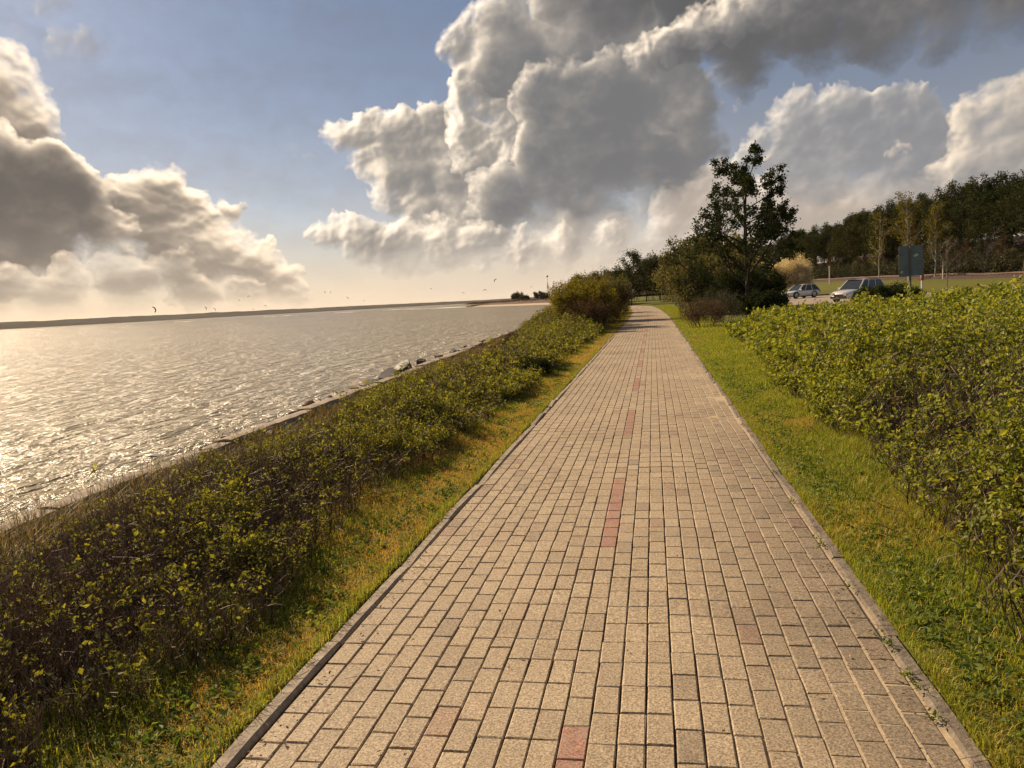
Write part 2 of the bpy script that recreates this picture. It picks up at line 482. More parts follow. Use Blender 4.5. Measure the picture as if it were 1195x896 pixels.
def gz(x, y):
    x, y = np.broadcast_arrays(np.asarray(x, float), np.asarray(y, float))
    u = x - shift(np.clip(y, -50, 110))
    xw = wall_x(y)
    z = np.zeros(x.shape)
    t = (-2.3 - u) / (-2.3 - (xw + .5))
    z = np.where(u < -2.3, -.97 * sm(0, 1, t), z)
    off = np.clip(np.minimum(np.abs(u + 1.55), np.abs(u - 1.0)), 0, 1) * np.where((u > -1.55) & (u < 1.0), 0, 1)
    z = z + off * (.035 * lump(x, y, .9) + .02 * lump(x, y, 2.7))
    z = z + np.where((u > -1.545) & (u < .988), -.06, -.003)
    z = np.where(x < xw - .02, -2.6, z)
    e = x - rail_x(y)
    h = rail_z(y)
    z = z + np.where(x > 5, sm(-13, -2.6, e) * h * sm(20, 60, y), 0)
    z = z + np.where(e > 5, np.minimum(.045 * (e - 5) + .15 * np.maximum(e - 14, 0), 8) * sm(20, 60, y), 0)
    z = z + np.where(x > 8, .12 * lump(x, y, .13) * sm(8, 20, x), 0)
    z = z + np.where(y > 100, .25 * sm(100, 118, y) * sm(-14, -6, x), 0)
    return z


# ------------------------------------------------------------------ ground sheet
def ground():
    ys = np.concatenate([np.arange(-40, 60, .8), np.arange(60, 340, 3.), np.geomspace(340, 9000, 26)])
    right = np.concatenate([np.arange(-2.2, -1.6, .2), [-1.56, -1.54], np.arange(-1.4, .9, .2), [.982, .994, 1.1], np.arange(1.2, 4, .2), np.arange(4, 75, .9), np.geomspace(75, 6000, 24)])
    U = np.linspace(0, 1, 26)[:-1]
    rows = []
    for y in ys:
        xw = float(wall_x(y))
        s = float(shift(min(y, 110)))
        lft = xw + U * (-2.3 + s - xw)
        rows.append(np.concatenate([[xw - 60, xw - 1.0, xw - .05], lft, right + s]))
    X = np.array(rows)
    Y = np.broadcast_to(ys[:, None], X.shape)
    Z = gz(X, Y)
    h, w = X.shape
    i = np.arange(h * w).reshape(h, w)
    Q = np.stack([i[:-1, :-1], i[:-1, 1:], i[1:, 1:], i[1:, :-1]], -1).reshape(-1, 4)
    g = Geo()
    g.add(np.stack([X, Y, Z], -1), Q)
    m, nt, out = nodes_of('turf_and_soil')
    pos = N(nt, 'NewGeometry').outputs['Position']
    sx = N(nt, 'SeparateXYZ', {0: pos})
    x, y = sx.outputs[0], sx.outputs[1]
    n1, n2, n3 = noise(nt, pos, 1.3, 5), noise(nt, pos, 9., 6, .7), noise(nt, pos, 60., 4, .7)
    grass = ramp(nt, n2, [(.25, (.050, .062, .012)), (.5, (.10, .115, .022)), (.75, (.17, .155, .040))])
    dry = ramp(nt, n3, [(.25, (.09, .055, .02)), (.75, (.22, .145, .05))])
    soil = ramp(nt, n3, [(.25, (.020, .015, .010)), (.75, (.065, .048, .030))])
    sand = ramp(nt, n3, [(.3, (.24, .18, .12)), (.75, (.40, .31, .21))])
    c = mixc(nt, maprange(nt, n1, .45, .62), grass, mixc(nt, .5, grass, dry))
    edge = math_(nt, 'ADD', x, math_(nt, 'MULTIPLY', math_(nt, 'SUBTRACT', n1, .5), .5))
    # bare, littered soil under the shrubs on both sides
    lf = math_(nt, 'MULTIPLY', maprange(nt, edge, -2.25, -2.6), maprange(nt, y, 95, 60))
    rf = math_(nt, 'MULTIPLY', maprange(nt, edge, 1.9, 2.4), maprange(nt, y, 33, 27))
    rf = math_(nt, 'MULTIPLY', rf, maprange(nt, x, 16, 12))
    c = mixc(nt, math_(nt, 'ADD', lf, rf, clamp=True), c, soil)
    wood = math_(nt, 'ADD', math_(nt, 'ADD', x, math_(nt, 'MULTIPLY', y, .098)), math_(nt, 'MULTIPLY', n1, 3.))
    c = mixc(nt, maprange(nt, wood, 60.5, 63.), c, soil)
    shore = math_(nt, 'ADD', math_(nt, 'ADD', x, math_(nt, 'MULTIPLY', y, .058)), math_(nt, 'MULTIPLY', math_(nt, 'SUBTRACT', n1, .5), 1.6))
    c = mixc(nt, maprange(nt, shore, -5.6, -6.6), c, mixc(nt, maprange(nt, n2, .4, .6), dry, soil))
    c = mixc(nt, maprange(nt, shore, -7.1, -7.6), c, sand)
    bp = N(nt, 'Bump', {'Height': n3, 'Strength': .7, 'Distance': .03})
    p = N(nt, 'BsdfPrincipled', {'Base Color': c, 'Roughness': .95, 'Specular IOR Level': .1, 'Normal': bp.outputs[0]})
    nt.links.new(p.outputs[0], out.inputs[0])
    o = obj('ground', g.mesh('ground', m, True))
    tag(o, kind='structure')


def water():
    g = Geo()
    g.add([(-14000, -3000, WATER), (400, -3000, WATER), (400, 13000, WATER), (-14000, 13000, WATER)], [(0, 1, 2, 3)])
    m, nt, out = nodes_of('choppy_sea')
    pos = N(nt, 'NewGeometry').outputs['Position']
    mp = N(nt, 'Mapping', {'Vector': pos, 'Rotation': (0, 0, R(28)), 'Scale': (1.0, .42, 1.0)}).outputs[0]
    mp2 = N(nt, 'Mapping', {'Vector': pos, 'Rotation': (0, 0, R(-8)), 'Scale': (1.0, .55, 1.0)}).outputs[0]
    a = noise(nt, mp, 1.0, 2, .5, .4)
    b = noise(nt, mp2, 3.6, 3, .6, .5)
    c = noise(nt, mp, 11., 3, .6, .3)
    h = math_(nt, 'ADD', math_(nt, 'MULTIPLY', a, .80), math_(nt, 'ADD', math_(nt, 'MULTIPLY', b, .38), math_(nt, 'MULTIPLY', c, .085)))
    wind = noise(nt, N(nt, 'Mapping', {'Vector': pos, 'Scale': (.05, .11, .05)}).outputs[0], 1.0, 4)
    h = math_(nt, 'MULTIPLY', h, maprange(nt, wind, .3, .7, .65, 1.15))
    big = noise(nt, N(nt, 'Mapping', {'Vector': pos, 'Scale': (.012, .03, .01)}).outputs[0], 1.0, 3)
    bp = N(nt, 'Bump', {'Height': h, 'Strength': 1.0, 'Distance': .92})
    col = ramp(nt, big, [(.3, (.19, .142, .056)), (.7, (.25, .19, .08))])
    p = N(nt, 'BsdfPrincipled', {'Base Color': col, 'Roughness': .25, 'IOR': 1.33, 'Specular IOR Level': .5, 'Normal': bp.outputs[0]})
    nt.links.new(p.outputs[0], out.inputs[0])
    tag(obj('sea', g.mesh('sea', m)), kind='structure')


# ------------------------------------------------------------------ paved path
PX0, PX1 = -1.462, .912          # inner faces of the two kerbs


def paving():
    rng = np.random.default_rng(21)
    ncol = 24
    pitch = (PX1 - PX0) / ncol
    lo, hi, mats = [], [], []
    redcol = 11
    for c in range(ncol):
        y = -1.5 + (.1 if c % 2 else 0.) + rng.normal() * .006
        k0 = y
        x = PX0 + c * pitch
        while y < 118:
            L = .2
            if rng.random() < .012:
                L = .1
            red = 0
            if c == redcol:
                ph = (y - .62) % 3.85
                red = 1 if ph < 1.85 and y > 0 else 0
            if red == 0 and rng.random() < .012:
                red = 2
            lo.append((x, y))
            hi.append((x + pitch, y + L))
            mats.append(red)
            y += L
            if L > .15:
                y += .3 * (k0 + round((y - k0) / .1) * .1 - y) + rng.normal() * .0008
    lo, hi, mats = np.array(lo), np.array(hi), np.array(mats)
    n = len(lo)
    gap = .0014 + .0017 * rng.random((n, 1))
    gx = np.column_stack([gap + .0008, gap + .0006])
    lo, hi = lo + gx, hi - gx
    dz = rng.normal(size=n) * .0007 + .006 * lump(lo[:, 0], lo[:, 1], 1.1)
    tilt = rng.normal(size=(n, 2)) * .004
    ch = .0038
    cen = (lo + hi) / 2

    def ring(inset, z):
        a, b = lo + inset, hi - inset
        P = np.stack([np.stack([a[:, 0], a[:, 1]], -1), np.stack([b[:, 0], a[:, 1]], -1), np.stack([b[:, 0], b[:, 1]], -1), np.stack([a[:, 0], b[:, 1]], -1)], 1)
        P = P + rng.normal(size=P.shape) * .0011
        zz = z + dz[:, None] + ((P - cen[:, None]) * tilt[:, None]).sum(-1)
        P[..., 0] += shift(P[..., 1])
        return np.concatenate([P, zz[..., None]], -1)

    V = np.concatenate([ring(0, -.05), ring(0, -ch), ring(ch, 0)], 1)       # n x 12 x 3
    b = np.arange(n)[:, None] * 12
    faces = [(8, 9, 10, 11)]
    for k in range(4):
        k2 = (k + 1) % 4
        faces += [(k, k2, 4 + k2, 4 + k), (4 + k, 4 + k2, 8 + k2, 8 + k)]
    Q = (b[:, None, :] + np.array(faces)[None]).reshape(-1, 4)
    g = Geo()
    g.add(V.reshape(-1, 3), Q, m=np.repeat(mats, len(faces)))

    def paver_mat(name, stops):
        m, nt, out = nodes_of(name)
        ge = N(nt, 'NewGeometry')
        pos = ge.outputs['Position']
        isl = ge.outputs['Random Per Island']
        c = ramp(nt, isl, stops)
        big = noise(nt, pos, .8, 5, .6)
        c = mixc(nt, maprange(nt, big, .42, .72), c, mixc(nt, .4, c, (.60, .56, .55), 'MULTIPLY'))
        grain = noise(nt, pos, 105., 3, .8)
        med = noise(nt, pos, 38., 4, .7)
        c = mixc(nt, .9, c, ramp(nt, grain, [(.37, (.42, .40, .37)), (.5, (.96, .96, .96)), (.63, (1.55, 1.52, 1.45))]), 'MULTIPLY')
        c = mixc(nt, .6, c, ramp(nt, med, [(.3, (.62, .60, .57)), (.7, (1.28, 1.26, 1.22))]), 'MULTIPLY')
        if name == 'red_paver':      # the red has worn off in places
            c = mixc(nt, math_(nt, 'MULTIPLY', maprange(nt, noise(nt, pos, 9., 5, .7), .45, .62), .6), c, (.30, .225, .16))
        stain = noise(nt, pos, 2.6, 6, .7)
        c = mixc(nt, maprange(nt, stain, .57, .72), c, mixc(nt, .38, c, (.45, .42, .40), 'MULTIPLY'))
        # the landward side is darker, weathered and sandier
        sx = N(nt, 'SeparateXYZ', {0: pos})
        e = math_(nt, 'ADD', sx.outputs[0], math_(nt, 'MULTIPLY', big, .9))
        c = mixc(nt, math_(nt, 'MULTIPLY', maprange(nt, e, .55, 1.25), maprange(nt, sx.outputs[1], 12, 4)), c, mixc(nt, .8, c, (.50, .50, .53), 'MULTIPLY'))
        bp = N(nt, 'Bump', {'Height': math_(nt, 'ADD', grain, math_(nt, 'MULTIPLY', med, .6)), 'Strength': .55, 'Distance': .004})
        p = N(nt, 'BsdfPrincipled', {'Base Color': c, 'Roughness': .72, 'Specular IOR Level': .35, 'Normal': bp.outputs[0]})
        nt.links.new(p.outputs[0], out.inputs[0])
        return m

    grey = paver_mat('weathered_buff_paver', [(0, (.29, .23, .160)), (.03, (.352, .278, .190)), (.5, (.38, .302, .205)), (.95, (.41, .326, .222)), (1, (.385, .288, .198))])
    red = paver_mat('red_paver', [(0, (.315, .168, .122)), (1, (.37, .203, .147))])
    pink = paver_mat('faded_pink_paver', [(0, (.31, .225, .16)), (1, (.36, .25, .175))])
    tag(obj('path', g.mesh('path', [grey, red, pink])), kind='structure')

    # the bed the pavers lie in: dark joints, sand washed into those on the landward side
    ys = np.concatenate([np.arange(-2, 30, .25), np.arange(30, 118.5, .8)])
    xs = np.linspace(-1.56, .985, 28)
    X, Y = np.meshgrid(xs, ys)
    sand = sm(.05, .75, X + .35 * lump(X, Y, .8))
    Z = -.014 + .0085 * sand + .003 * lump(X, Y, 6) - .012 * sm(.90, .96, X) * (lump(X, Y, 1.2) > -.2)
    X = X + shift(Y)
    h, w = X.shape
    i = np.arange(h * w).reshape(h, w)
    g = Geo()
    g.add(np.stack([X, Y, Z], -1), np.stack([i[:-1, :-1], i[:-1, 1:], i[1:, 1:], i[1:, :-1]], -1).reshape(-1, 4))
    m, nt, out = nodes_of('joint_sand')
    pos = N(nt, 'NewGeometry').outputs['Position']
    sx = N(nt, 'SeparateXYZ', {0: pos})
    n1, n2 = noise(nt, pos, 1.1, 5), noise(nt, pos, 55, 4)
    c = ramp(nt, n2, [(.3, (.030, .022, .016)), (.7, (.07, .052, .036))])
    s = ramp(nt, n2, [(.3, (.36, .27, .17)), (.7, (.52, .41, .27))])
    e = math_(nt, 'ADD', sx.outputs[0], math_(nt, 'MULTIPLY', math_(nt, 'SUBTRACT', n1, .5), 1.3))
    c = mixc(nt, maprange(nt, e, .1, .6), c, s)
    p = N(nt, 'BsdfPrincipled', {'Base Color': c, 'Roughness': .95, 'Specular IOR Level': .1})
    nt.links.new(p.outputs[0], out.inputs[0])
    tag(obj('path_bed', g.mesh('path_bed', m, True)), kind='structure')

    # concrete edging, in lengths, not quite in line
    kms = [stone_mat('kerb_concrete', (.27, .22, .165), (.43, .355, .265), 7., .4), stone_mat('stained_kerb_concrete', (.13, .106, .080), (.27, .22, .165), 5., .6)]
    for side in (0, 1):
        g = Geo()
        y = -1.8
        while y < 118:
            L = 1.0 if rng.random() < .75 else rng.uniform(.35, .75)
            jx, jz, jr = rng.normal() * (.005, .009)[side], rng.normal() * .003, rng.normal() * (.004, .008)[side]
            x0 = PX0 - .078 if side == 0 else PX1 + .012
            top = .009 if side == 0 else .008
            S = 5
            rows = []
            for k in range(S + 1):
                t = y + .004 + (L - .008) * k / S
                xc = x0 + jx + jr * (k / S - .5) * 3 + float(shift(t))
                r1 = .009 if k in (0, S) else 0.
                chip = [abs(rng.normal()) * (.0025, .0035)[side] for _ in range(4)]
                zt = top + jz - r1 * .6
                rows.append([(xc, t, -.15), (xc + chip[0] * .5, t, zt - .012 - chip[0]), (xc + .010 + chip[1], t, zt), (xc + .062 - chip[2], t, zt), (xc + .071 - chip[3] * .5, t, zt - .011 - chip[3]), (xc + .071, t, -.15)])
            V = np.array(rows)
            n = len(rows[0])
            q = []
            for k in range(S):
                for j in range(n - 1):
                    a = k * n + j
                    q.append((a, a + n, a + n + 1, a + 1))
            q += [(0, 1, 4, 5), (1, 2, 3, 4), tuple(S * n + v for v in (5, 4, 1, 0)), tuple(S * n + v for v in (4, 3, 2, 1))]
            g.add(V.reshape(-1, 3), q)
            y += L
        tag(obj('kerb', g.mesh('kerb', kms[side])), kind='structure')


# ------------------------------------------------------------------ grass
def blades(rng, x, y, h, wid, lean):
    """Bent two-piece blades rooted in the ground."""
    n = len(x)
    z = gz(x, y) - .006
    a = rng.random(n) * 2 * np.pi
    d = np.stack([np.cos(a), np.sin(a), np.zeros(n)], -1)
    s = np.stack([-np.sin(a), np.cos(a), np.zeros(n)], -1)
    b = np.stack([x, y, z], -1)
    l = lean[:, None]
    H = h[:, None]
    up = np.array([0, 0, 1.])
    mid = b + up * H * .6 + d * H * .28 * l
    tip = b + up * H * (1 - .25 * l) + d * H * .85 * l
    w = wid[:, None]
    V = np.stack([b - s * w / 2, b + s * w / 2, mid + s * w * .4, mid - s * w * .4, tip], 1).reshape(-1, 3)
    k = np.arange(n)[:, None] * 5
    return V, k + np.array([[0, 1, 2, 3]]), k + np.array([[3, 2, 4]])


def verge_grass():
    rng = np.random.default_rng(5)
    g = Geo()

    def strip(f_in, f_out, y0, y1, dens, hmul, which):
        k0 = max(1., y0 / 7.)
        area = abs(np.mean(f_out(np.linspace(y0, y1, 20)) - f_in(np.linspace(y0, y1, 20)))) * (y1 - y0)
        n = int(dens * area / k0 ** 1.7)
        y = rng.uniform(y0, y1, n)
        t = rng.random(n)
        a, b = f_in(y), f_out(y)
        x = a + (b - a) * t + shift(y)
        patch = lump(x, y, 1.5) + .6 * lump(x, y, 4.)
        thin = rng.random(n) < np.clip(.62 + .45 * patch, .12, 1)
        if which == 'sea':
            tall = sm(.35, .95, t)
        elif which == 'land':
            tall = sm(.0, .9, t) * .8
        else:
            tall = np.full(n, .5)
        h = (.026 + .070 * tall + .05 * np.maximum(patch, 0) * tall) * rng.uniform(.45, 1.5, n) * hmul
        w = .0032 * k0 ** .9 * rng.uniform(.7, 1.4, n)
        lean = rng.uniform(.2, 1.25, n)
        # dry, orange and green patches are real patches of the turf
        q = lump(x, y, .8) + .7 * lump(x, y, 2.6) + .35 * rng.normal(size=n)
        if which == 'sea':
            q = q + 1.15 * (1 - sm(.15, .75, t)) - .3
        else:
            q = q - .95
        m = np.where(q > .35, 1, np.where(q > -.55, 0, 2))
        m = np.where(rng.random(n) < .10, 1, m)
        x, y, h, w, lean, m = (v[thin] for v in (x, y, h, w, lean, m))
        V, Q, T = blades(rng, x, y, h, w, lean)
        g.add(V, Q, T, m)

    # correct Geo.add for two face kinds with one material array
    li, lo = (lambda y: -1.56 + 0 * y), (lambda y: -2.45 - .12 * np.sin(y * 1.3))
    ri, ro = (lambda y: 1.0 + 0 * y), (lambda y: 1.75 + .035 * np.clip(y, 0, 30) - .35 * np.exp(-y / 2.) + .1 * np.sin(y * 1.7))
    cuts = [.6, 2, 3.5, 5.5, 8, 12, 18, 27, 40, 60, 90]
    for y0, y1 in zip(cuts[:-1], cuts[1:]):
        strip(li, lo, y0, y1, 15000, 1.0, 'sea')
        strip(ri, ro, y0, y1, 15000, 1.15, 'land')
    # blades creeping over the edging
    strip(lambda y: -1.515 + .014 * np.sin(y * 2.9) + .012 * np.sin(y * 8.3), lambda y: -1.62 + 0 * y, .8, 22, 11000, .7, 'edge')
    strip(lambda y: .962 + .02 * np.sin(y * 2.3) + .015 * np.sin(y * 7.1), lambda y: 1.05 + 0 * y, .8, 22, 16000, .8, 'edge')
    green = leaf_mat('grass_green', [(0, (.10, .125, .014)), (.5, (.23, .24, .028)), (1, (.42, .38, .06))], .35, .015, .6)
    dry = leaf_mat('grass_dry', [(0, (.28, .18, .034)), (.5, (.50, .32, .060)), (1, (.62, .46, .17))], .3, .015, .6)
    lush = leaf_mat('grass_lush', [(0, (.10, .14, .014)), (.6, (.23, .27, .028)), (1, (.42, .41, .055))], .4, .015, .6)
    tag(obj('verge_grass', g.mesh('verge_grass', [green, dry, lush])), 'grass growing along both edges of the brick path', 'grass', kind='stuff')

    # broad-leaved weeds in the turf
    g = Geo()
    n = 2600
    y = 1.5 + 16 * rng.random(n) ** 1.6
    side = rng.random(n) < .3
    x = np.where(side, -1.62 - .6 * rng.random(n), 1.12 + (.55 + .03 * y) * rng.random(n))
    z = gz(x, y)
    k = 9
    C = np.repeat(np.stack([x, y, z + .02], -1), k, 0) + rng.normal(size=(n * k, 3)) * np.array([.028, .028, .012])
    V, Q = leaves(C, rng.uniform(.018, .045, n * k), rng, .6, 1.2)
    g.add(V, Q)
    wm = leaf_mat('weed_leaf', [(0, (.05, .085, .014)), (.6, (.12, .165, .026)), (1, (.24, .26, .045))], .35, .015, .6)
    tag(obj('weeds', g.mesh('weeds', wm)), 'low broad-leaved weeds scattered through the grass verges', 'weeds', kind='stuff')


def litter():
    """Dead leaves, stalks and washed-in bits lying on the paving, most along its edges."""
    rng = np.random.default_rng(91)
    g = Geo()
    n = 520
    y = 1.8 + 16 * rng.random(n) ** 1.5
    d = rng.exponential(.09, n)
    x = np.where(rng.random(n) < .5, PX0 + d, PX1 - d)
    x = np.where(rng.random(n) < .12, rng.uniform(PX0, PX1, n), x)
    C = np.stack([x, y, np.full(n, .008)], -1)
    V, Q = leaves(C, rng.uniform(.008, .026, n), rng, .5, 7., .15)
    g.add(V, Q)
    m = 160
    y = 1.8 + 12 * rng.random(m) ** 1.4
    d = rng.exponential(.06, m)
    x = np.where(rng.random(m) < .6, PX0 + d - .06, PX1 - d + .05)
    a = rng.random(m) * 6.3
    L = rng.uniform(.02, .11, m)
    t = np.linspace(-.5, .5, 4)[None, :]
    P = np.stack([x[:, None] + np.cos(a)[:, None] * L[:, None] * t, y[:, None] + np.sin(a)[:, None] * L[:, None] * t, .012 + .006 * rng.random((m, 4))], -1)
    P[..., :2] += rng.normal(size=(m, 4, 2)) * .003
    g.add(*tubes(P, np.full((m, 4), .0011), 3))
    lm = leaf_mat('dry_litter', [(0, (.07, .045, .025)), (.6, (.19, .13, .07)), (1, (.40, .31, .19))], .1, .01, .6)
    tag(obj('litter', g.mesh('litter', lm)), 'dry leaf and straw litter along the edges of the paving', 'litter', kind='stuff')
    # seedlings in the joint beside the landward edging
    g = Geo()
    for yy in (2.75, 2.95, 3.05, 3.3, 3.42, 3.95, 4.6, 4.72, 5.6, 6.5, 7.4, 8.8):
        k = int(rng.integers(8, 26))
        C = np.stack([PX1 + .004 + rng.normal(size=k) * .012, yy + rng.normal(size=k) * .028, .008 + rng.random(k) * .022], -1)
        V, Q = leaves(C, rng.uniform(.010, .026, k), rng, .5, .9)
        g.add(V, Q)
    tag(obj('joint_weeds', g.mesh('joint_weeds', bpy.data.materials['weed_leaf'])), 'small green weeds sprouting in the joint beside the edging', 'weeds', kind='stuff')


# ------------------------------------------------------------------ shrubs
def thicket(rng, x, y, h, k, wood, leaf, tipprob, leafsize=.026, twigs=6, nleaf=7, lowbare=.35, thick=.0042, tw=(.14, .38)):
    """Stems from each root point, twigs off the stems, tufts of leaves at the tips. k coarsens what is far."""
    n = len(x)
    if n == 0:
        return
    z = gz(x, y) - .02
    b = np.stack([x, y, z], -1)
    a = rng.random(n) * 2 * np.pi
    ln = rng.uniform(.05, .45, n) * h
    top = b + np.stack([np.cos(a) * ln, np.sin(a) * ln, h * rng.uniform(.62, 1.05, n)], -1)
    t = np.linspace(0, 1, 4)[None, :, None]
    bow = rng.normal(size=(n, 1, 3)) * (h[:, None, None] * .10) * np.sin(np.pi * t)
    P = b[:, None] * (1 - t) + top[:, None] * t + bow
    rr = (thick * k)[:, None] * np.array([1.15, 1., .75, .4]) * rng.uniform(.7, 1.3, (n, 1))
    wood.add(*tubes(P, rr, 3))
    # twigs
    i = np.repeat(np.arange(n), twigs)
    s = rng.uniform(.22, 1., len(i))
    q = s * 3
    j = np.minimum(q.astype(int), 2)
    f = (q - j)[:, None]
    r0 = P[i, j] * (1 - f) + P[i, j + 1] * f
    d = unit(unit(top - b)[i] * .7 + rng.normal(size=(len(i), 3)) * .75 + np.array([0, 0, .45]))
    L = (rng.uniform(tw[0], tw[1], len(i)) * h[i])[:, None]
    p1 = r0 + d * L * .55 + rng.normal(size=d.shape) * L * .08
    d2 = unit(d + rng.normal(size=d.shape) * .45 + np.array([0, 0, .3]))
    p2 = p1 + d2 * L * .5
    Pt = np.stack([r0, p1, p2], 1)
    rt = (thick * .5 * k[i])[:, None] * np.array([1., .8, .45])
    wood.add(*tubes(Pt, rt, 3))
    tips = np.concatenate([P[:, -1], p2, p1])
    own = np.concatenate([np.arange(n), i, i])
    w = np.concatenate([np.ones(n), np.ones(len(i)), np.full(len(i), .5)])
    rel = (tips[:, 2] - z[own]) / h[own]
    keep = rng.random(len(tips)) < tipprob[own] * w * sm(lowbare - .2, lowbare + .25, rel)
    tips, own = tips[keep], own[keep]
    c = np.repeat(tips, nleaf, 0)
    ko = np.repeat(k[own], nleaf)
    c = c + rng.normal(size=c.shape) * (leafsize * .78 * ko)[:, None]
    vary = rng.uniform(.6, 1.45, n)[np.repeat(own, nleaf)]
    V, Q = leaves(c, leafsize * ko * vary * rng.uniform(.6, 1.35, len(c)), rng, .62, .7)
    leaf.add(V, Q)


TWIG = None


def hedges():
    rng = np.random.default_rng(12)
    sea_wood = bark_mat('dry_brown_twigs', (.046, .030, .019), (.25, .165, .100), 8, .6, .7, .3)
    land_wood = bark_mat('grey_brown_twigs', (.055, .039, .027), (.26, .19, .13), 8, .6, .7, .3)
    sea_leaf = leaf_mat('young_rose_leaf', [(0, (.065, .070, .014)), (.5, (.155, .150, .024)), (1, (.32, .29, .045))], .36, .02, .6)
    land_leaf = leaf_mat('rose_leaf', [(0, (.070, .095, .012)), (.5, (.175, .195, .022)), (1, (.36, .33, .045))], .36, .02, .6)

    def lod(x, y):
        return np.clip(np.hypot(x, y) / 7., 1, 3.4)

    def scatter(xf0, xf1, bands, dens):
        X, Y = [], []
        for y0, y1 in bands:
            ym = np.linspace(y0, y1, 9)
            wd = float(np.mean(xf1(ym) - xf0(ym)))
            k = float(np.clip(np.hypot(y0, 3) / 7., 1, 3.4))
            n = int(dens * wd * (y1 - y0) / k ** 1.7)
            y = rng.uniform(y0, y1, n)
            x = xf0(y) + (xf1(y) - xf0(y)) * rng.random(n)
            X.append(x)
            Y.append(y)
        return np.concatenate(X), np.concatenate(Y)

    # ---- between the path and the sea
    inner = lambda y: -2.16 + .12 * sm(6, 3, y) + .10 * lump(y, 0 * y, .9) + .05 * lump(y, 0 * y + 5, 3.) + shift(y)
    outer = lambda y: -5.1 - .030 * y - .095 * np.maximum(y - 24, 0) - .35 * lump(y, 0 * y + 9, .35)
    bands = [(.2, 2), (2, 4), (4, 6), (6, 9), (9, 13), (13, 19), (19, 28), (28, 40), (40, 56), (56, 80)]
    x, y = scatter(outer, inner, bands, 330)
    xe = rng.uniform(.15, 4.5, 700)
    x, y = np.concatenate([x, inner(xe) - .7 * rng.random(700) ** 1.5]), np.concatenate([y, xe])
    k = lod(x, y)
    e = np.minimum(inner(y) - x, (x - outer(y)) * .48)
    h = (.23 + .05 * sm(5, 2.5, y) + .33 * sm(0, 1.2, e)) * (1 + .25 * lump(x, y, .9) + .16 * lump(x, y, 2.5)) * rng.uniform(.7, 1.15, len(x))
    h = h * (1 - .12 * sm(7, 14, y) + 1.0 * sm(24, 44, y))
    far = sm(10, 24, y)
    prob = np.clip(.04 + .60 * sm(.12, .75, .5 * lump(x, y, .55) + .8 * lump(x, y, 2.6)) * (1 - .72 * far) + .06 * far, 0, .9)
    prob = np.where(x < outer(y) + 1.3, prob * .25, prob)
    prob = np.where(x < outer(y) + .7, 0, prob)
    hed = empty('hedge', (-4.2, 8, float(gz(-4.2, 8.))))
    tag(hed, 'low brown twiggy rose hedge with sparse leaf tufts, between path and sea', 'hedge')
    W, L = Geo(), Geo()
    thicket(rng, x, y, h, k, W, L, prob, leafsize=.023, twigs=7, nleaf=9, lowbare=.5, thick=.0031)
    o = np.array([-4.2, 8, float(gz(-4.2, 8.))])
    for g, nm, mt in ((W, 'brushwood', sea_wood), (L, 'foliage', sea_leaf)):
        g.V = [v - o for v in g.V]
        obj(nm, g.mesh('sea_hedge_' + nm, mt), hed)

    # ---- dry grass and low stalks down to the wall
    n = 42000
    y = 1.5 + 62 * rng.random(n) ** 1.8
    x = wall_x(y) + .40 + rng.random(n) ** 1.25 * 2.6
    kk = lod(x, y)
    g = Geo()
    V, Q, T = blades(rng, x, y, rng.uniform(.06, .30, n) * (1 + .5 * lump(x, y, .7)) * (1 + .6 * sm(13, 8, y)), .0045 * kk, rng.uniform(.2, 1.1, n))
    g.add(V, Q, T, (rng.random(n) < .25).astype(int))
    dm = leaf_mat('dead_grass', [(0, (.085, .058, .030)), (.5, (.17, .115, .060)), (1, (.28, .20, .11))], .3, .03)
    gm = leaf_mat('shore_grass', [(0, (.05, .06, .015)), (1, (.11, .11, .035))], .3, .03)
    tag(obj('shore_grass', g.mesh('shore_grass', [dm, gm])), 'dry yellowish grass on the slope behind the sea wall', 'dry grass', kind='stuff')

    # ---- landward
    inner = lambda y: 1.30 + .42 * sm(1.5, 6, y) + .045 * np.clip(y - 8, 0, 30) + .12 * lump(y, 0 * y + 3, .8) + .06 * lump(y, 0 * y + 7, 3.)
    outer = lambda y: np.minimum(inner(y) + .9 + .62 * y, 12.5)
    bands = [(.6, 2), (2, 3.5), (3.5, 5), (5, 7), (7, 10), (10, 14), (14, 19), (19, 25), (25, 30)]
    x, y = scatter(inner, outer, bands, 170)
    keep = (y < 27.5 + .18 * x + 1.2 * lump(x, y, .4))
    x, y = x[keep], y[keep]
    k = lod(x, y)
    e = x - inner(y)
    h = (.30 + .58 * sm(0, .95, e)) * (1 + .16 * lump(x, y, .8) + .14 * lump(x, y, 2.3)) * rng.uniform(.62, 1.12, len(x))
    h = h * (1 - .30 * sm(11, 24, y) * (1 - sm(2., 6., e)))
    prob = np.clip(.44 + .40 * lump(x, y, .8) + .75 * lump(x, y, 3.1), .03, .95)
    prob = prob * (.55 + .45 * sm(.05, .5, e)) 
    prob = np.where(y > 9, np.maximum(prob, .25 + .25 * lump(x, y, 2.)), prob)
    nearby = (np.hypot(x, y) < 2.6)
    h = np.where(nearby, h * .7, h)
    o = np.array([4., 10., 0.])
    hed = empty('hedge', o)
    tag(hed, 'dense waist-high leafy green rose hedge on the landward side of the path', 'hedge')
    W, L = Geo(), Geo()
    thicket(rng, x, y, h, k, W, L, prob, leafsize=.034, twigs=7, nleaf=10, lowbare=.58, thick=.0044)
    # dead canes leaning out at its foot
    m = 420
    yy = 3.6 + 12 * rng.random(m) ** 1.3
    xx = inner(yy) + .12 + rng.normal(size=m) * .14
    b = np.stack([xx, yy, gz(xx, yy)], -1)
